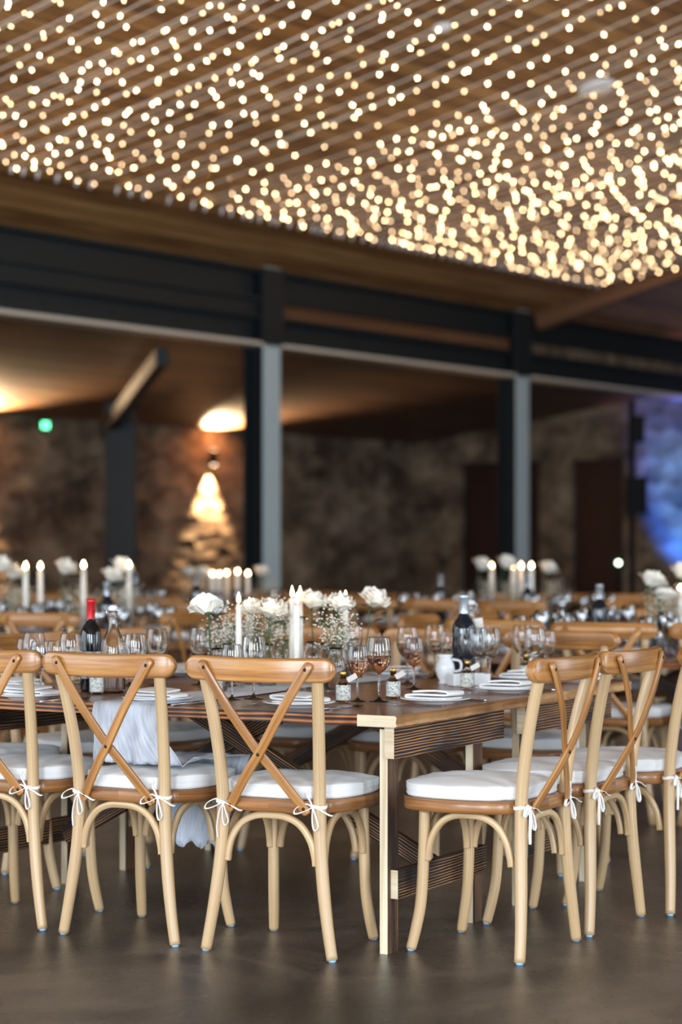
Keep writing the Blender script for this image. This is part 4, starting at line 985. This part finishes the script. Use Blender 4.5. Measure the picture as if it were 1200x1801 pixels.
# ------------------------------------------------------------------ tables behind
roseK = Kind(rose(None, V(.02, -.01, .29), (.02, 0), 9, .050, ((.6, 1, .05),), low=True), 'rose'); gypK = Kind(gyps(8, .10, .21, 260), 'gypsophila')
def banquet(c, nm, candles, roses, cxoff=0.0, far=False, bottles=3, sides='nrfl', cj=0.0, rv=(.25, .36), nG=2):
    """c = centre of the pair of trestle tables; candles: list of (u, v of flame) in the photo"""
    C0 = Vector((c[0], c[1], 0)) - E1 * .925 - E2 * .95
    def w(t, s, z=0): return C0 + E1 * t + E2 * s + V(0, 0, z)
    tableK.put(w(0, 0), RT, 'front half of the %s, a dark wooden trestle table' % nm, 'trestle tables')
    tableK.put(w(0, .953), RT, 'rear half of the %s, a dark wooden trestle table' % nm, 'trestle tables')
    ck = farK if far else farK
    S = {'n': ([(t, -.14) for t in (.36, .9, 1.44)], E2, 'near side'), 'r': ([(-.15, s) for s in (.38, .93, 1.48)], E1, 'right-hand side'), 'f': ([(t, 2.04) for t in (.36, .9, 1.44)], -E2, 'far side'), 'l': ([(2.0, s) for s in (.38, .93, 1.48)], -E1, 'left-hand side')}
    for sd in 'nrfl':
        pos, d, sn = S[sd]
        od = ['right', 'middle', 'left'] if sd in 'nf' else ['nearest', 'middle', 'furthest']
        for i, (t, s) in enumerate(pos):
            if sd in sides: ck.put(w(t + rj.uniform(-.03, .03), s + rj.uniform(-.03, .03)), jrz(d, .09), 'out-of-focus cross-back chair at the %s, %s, %s one' % (nm, sn, od[i]), 'chairs at the ' + nm)
            pc = w(t, s, TZ) + Vector(d) * (.33)
            wh = '%s, %s, %s place' % (nm, sn, od[i])
            setting(pc, d, wh, cut=False, gl=False, nap_rot=rj.uniform(-.5, .5))
            r = Vector((d[1], -d[0], 0))
            for q in range(nG): K[('ts', 'tl', 'ts')[q]].put(pc + r * (.13 - .07 * q) + Vector(d) * (.19 + .07 * (q % 2) + rj.uniform(-.02, .02)), 0, '%s wine glass at the %s' % (('small', 'large', 'second small')[q], wh), 'wine glasses at the ' + nm)
    for i in range(bottles):
        p = w(.45 + .45 * i + rj.uniform(-.08, .08), .45 + .5 * ((i * 2) % 3) * .9, TZ); k = ('teal', 'swing', 'teal')[i % 3]
        K[k].put(p, rj.uniform(0, 6), '%s on the %s' % (('silver-necked dark bottle towards the right', 'clear swing-top bottle', 'silver-necked dark bottle towards the left')[i % 3], nm))
    for i, (u, v) in enumerate(candles):
        Y = c[1] + cxoff + rj.uniform(-.12, .12); put_candle(u, Y, v + 9, '%s taper candle from the left on the %s' % (['first', 'second', 'third', 'fourth', 'fifth'][i], nm), 'lit candles on the ' + nm, 'candt', .34)
    for i, (u, v) in enumerate(roses):
        Y = c[1] + cxoff + rj.uniform(-.25, .25); z = HC - (v + 8 - 975) / FPX * Y
        p = at(u, Y, TZ); K['vaset'].put(p, 0, 'glass bud vase on the %s, %s from the left' % (nm, ['first', 'second', 'third', 'fourth', 'fifth', 'sixth'][i]), 'bud vases on the ' + nm)
        o = roseK.put(p + V(-.02, .01, .01), rj.uniform(-.3, .3), 'blurred cream rose on the %s, %s from the left' % (nm, ['first', 'second', 'third', 'fourth', 'fifth', 'sixth'][i]), 'roses on the ' + nm); sc = (z - TZ - .01) / .29; o.scale = (1.35, 1.35, sc)
        gypK.put(p + V(.07, .1, .01), rj.uniform(0, 6), 'blurred gypsophila bunch on the %s beside the %s rose' % (nm, ['first', 'second', 'third', 'fourth', 'fifth', 'sixth'][i]), 'gypsophila on the ' + nm)
banquet((1.68, 10.05), 'middle right-hand table', [(1197, 1030)], [(1138, 1025), (1158, 1048), (1192, 1012), (1215, 1030)], nG=3)
banquet((-1.50, 11.75), 'middle left-hand table', [(45, 993), (71, 993), (147, 991), (227, 991)], [(-6, 998), (18, 1010), (110, 1002), (190, 1015), (205, 1000)], nG=3, bottles=2)
banquet((1.15, 14.5), 'far right-hand table', [(865, 991), (903, 991), (917, 991), (935, 991)], [(842, 995), (884, 992), (958, 1000)], far=True, bottles=3)
banquet((-1.22, 15.7), 'far left-hand table', [(374, 1004), (386, 1004), (399, 1002), (418, 1000), (436, 1003)], [(328, 1006), (352, 1006), (455, 1004)], far=True, bottles=3)
# ------------------------------------------------------------------ daylight and camera
def area(loc, tgt, sx, sy, e, col, name='window_daylight'):
    L = bpy.data.lights.new(name, 'AREA'); L.shape = 'RECTANGLE'; L.size = sx; L.size_y = sy; L.energy = e; L.color = col
    o = bpy.data.objects.new(name, L); COL.objects.link(o); o.location = loc; o.rotation_euler = (Vector(tgt) - Vector(loc)).to_track_quat('-Z', 'Y').to_euler(); return o
COOL = (.80, .90, 1.0)
area((-5.5, -1.5, 2.0), (0, 8, 1.2), 1.6, 3.2, 360, COOL)
area((-2.6, -3.0, 2.0), (0, 8, 1.2), 1.6, 3.2, 430, COOL)
area((1.6, -3.2, 2.0), (0, 8, 1.2), 1.6, 3.2, 430, COOL)
area((6.5, -1.0, 2.0), (1, 9, 1.2), 1.6, 3.2, 330, COOL)
area((-7.5, 6.0, 1.9), (0, 8, 1.2), 8.0, 3.2, 300, COOL)
area((8.0, 5.0, 2.3), (-1, 13, 1.6), 3.0, 3.6, 260, COOL)
area((8.5, 10.0, 2.3), (0, 17, 1.8), 3.0, 3.6, 170, COOL)
w = bpy.data.worlds.new('overcast'); w.use_nodes = True; bg = w.node_tree.nodes['Background']; bg.inputs[0].default_value = (.60, .78, 1.0, 1); bg.inputs[1].default_value = .12
bpy.context.scene.world = w
cam = bpy.data.cameras.new('camera'); co = bpy.data.objects.new('camera', cam); COL.objects.link(co); co.location = (0, 0, HC); co.rotation_euler = (PI / 2, 0, 0)
cam.sensor_fit = 'VERTICAL'; cam.sensor_height = 36.0; cam.lens = FPX / 1801 * 36.0; cam.shift_y = 74.5 / 1801
cam.dof.use_dof = True; cam.dof.focus_distance = 6.25; cam.dof.aperture_fstop = 1.9; cam.dof.aperture_blades = 0
cam.clip_end = 200
sc = bpy.context.scene; sc.camera = co
sc.view_settings.view_transform = 'Standard'; sc.view_settings.look = 'None'; sc.view_settings.gamma = 1; sc.view_settings.use_curve_mapping = False; sc.view_settings.exposure = 0.08

for o in bpy.context.scene.objects:
    if 'label' in o and len(o['label'].split()) > 16: print('LONG', len(o['label'].split()), o.name, o['label'])
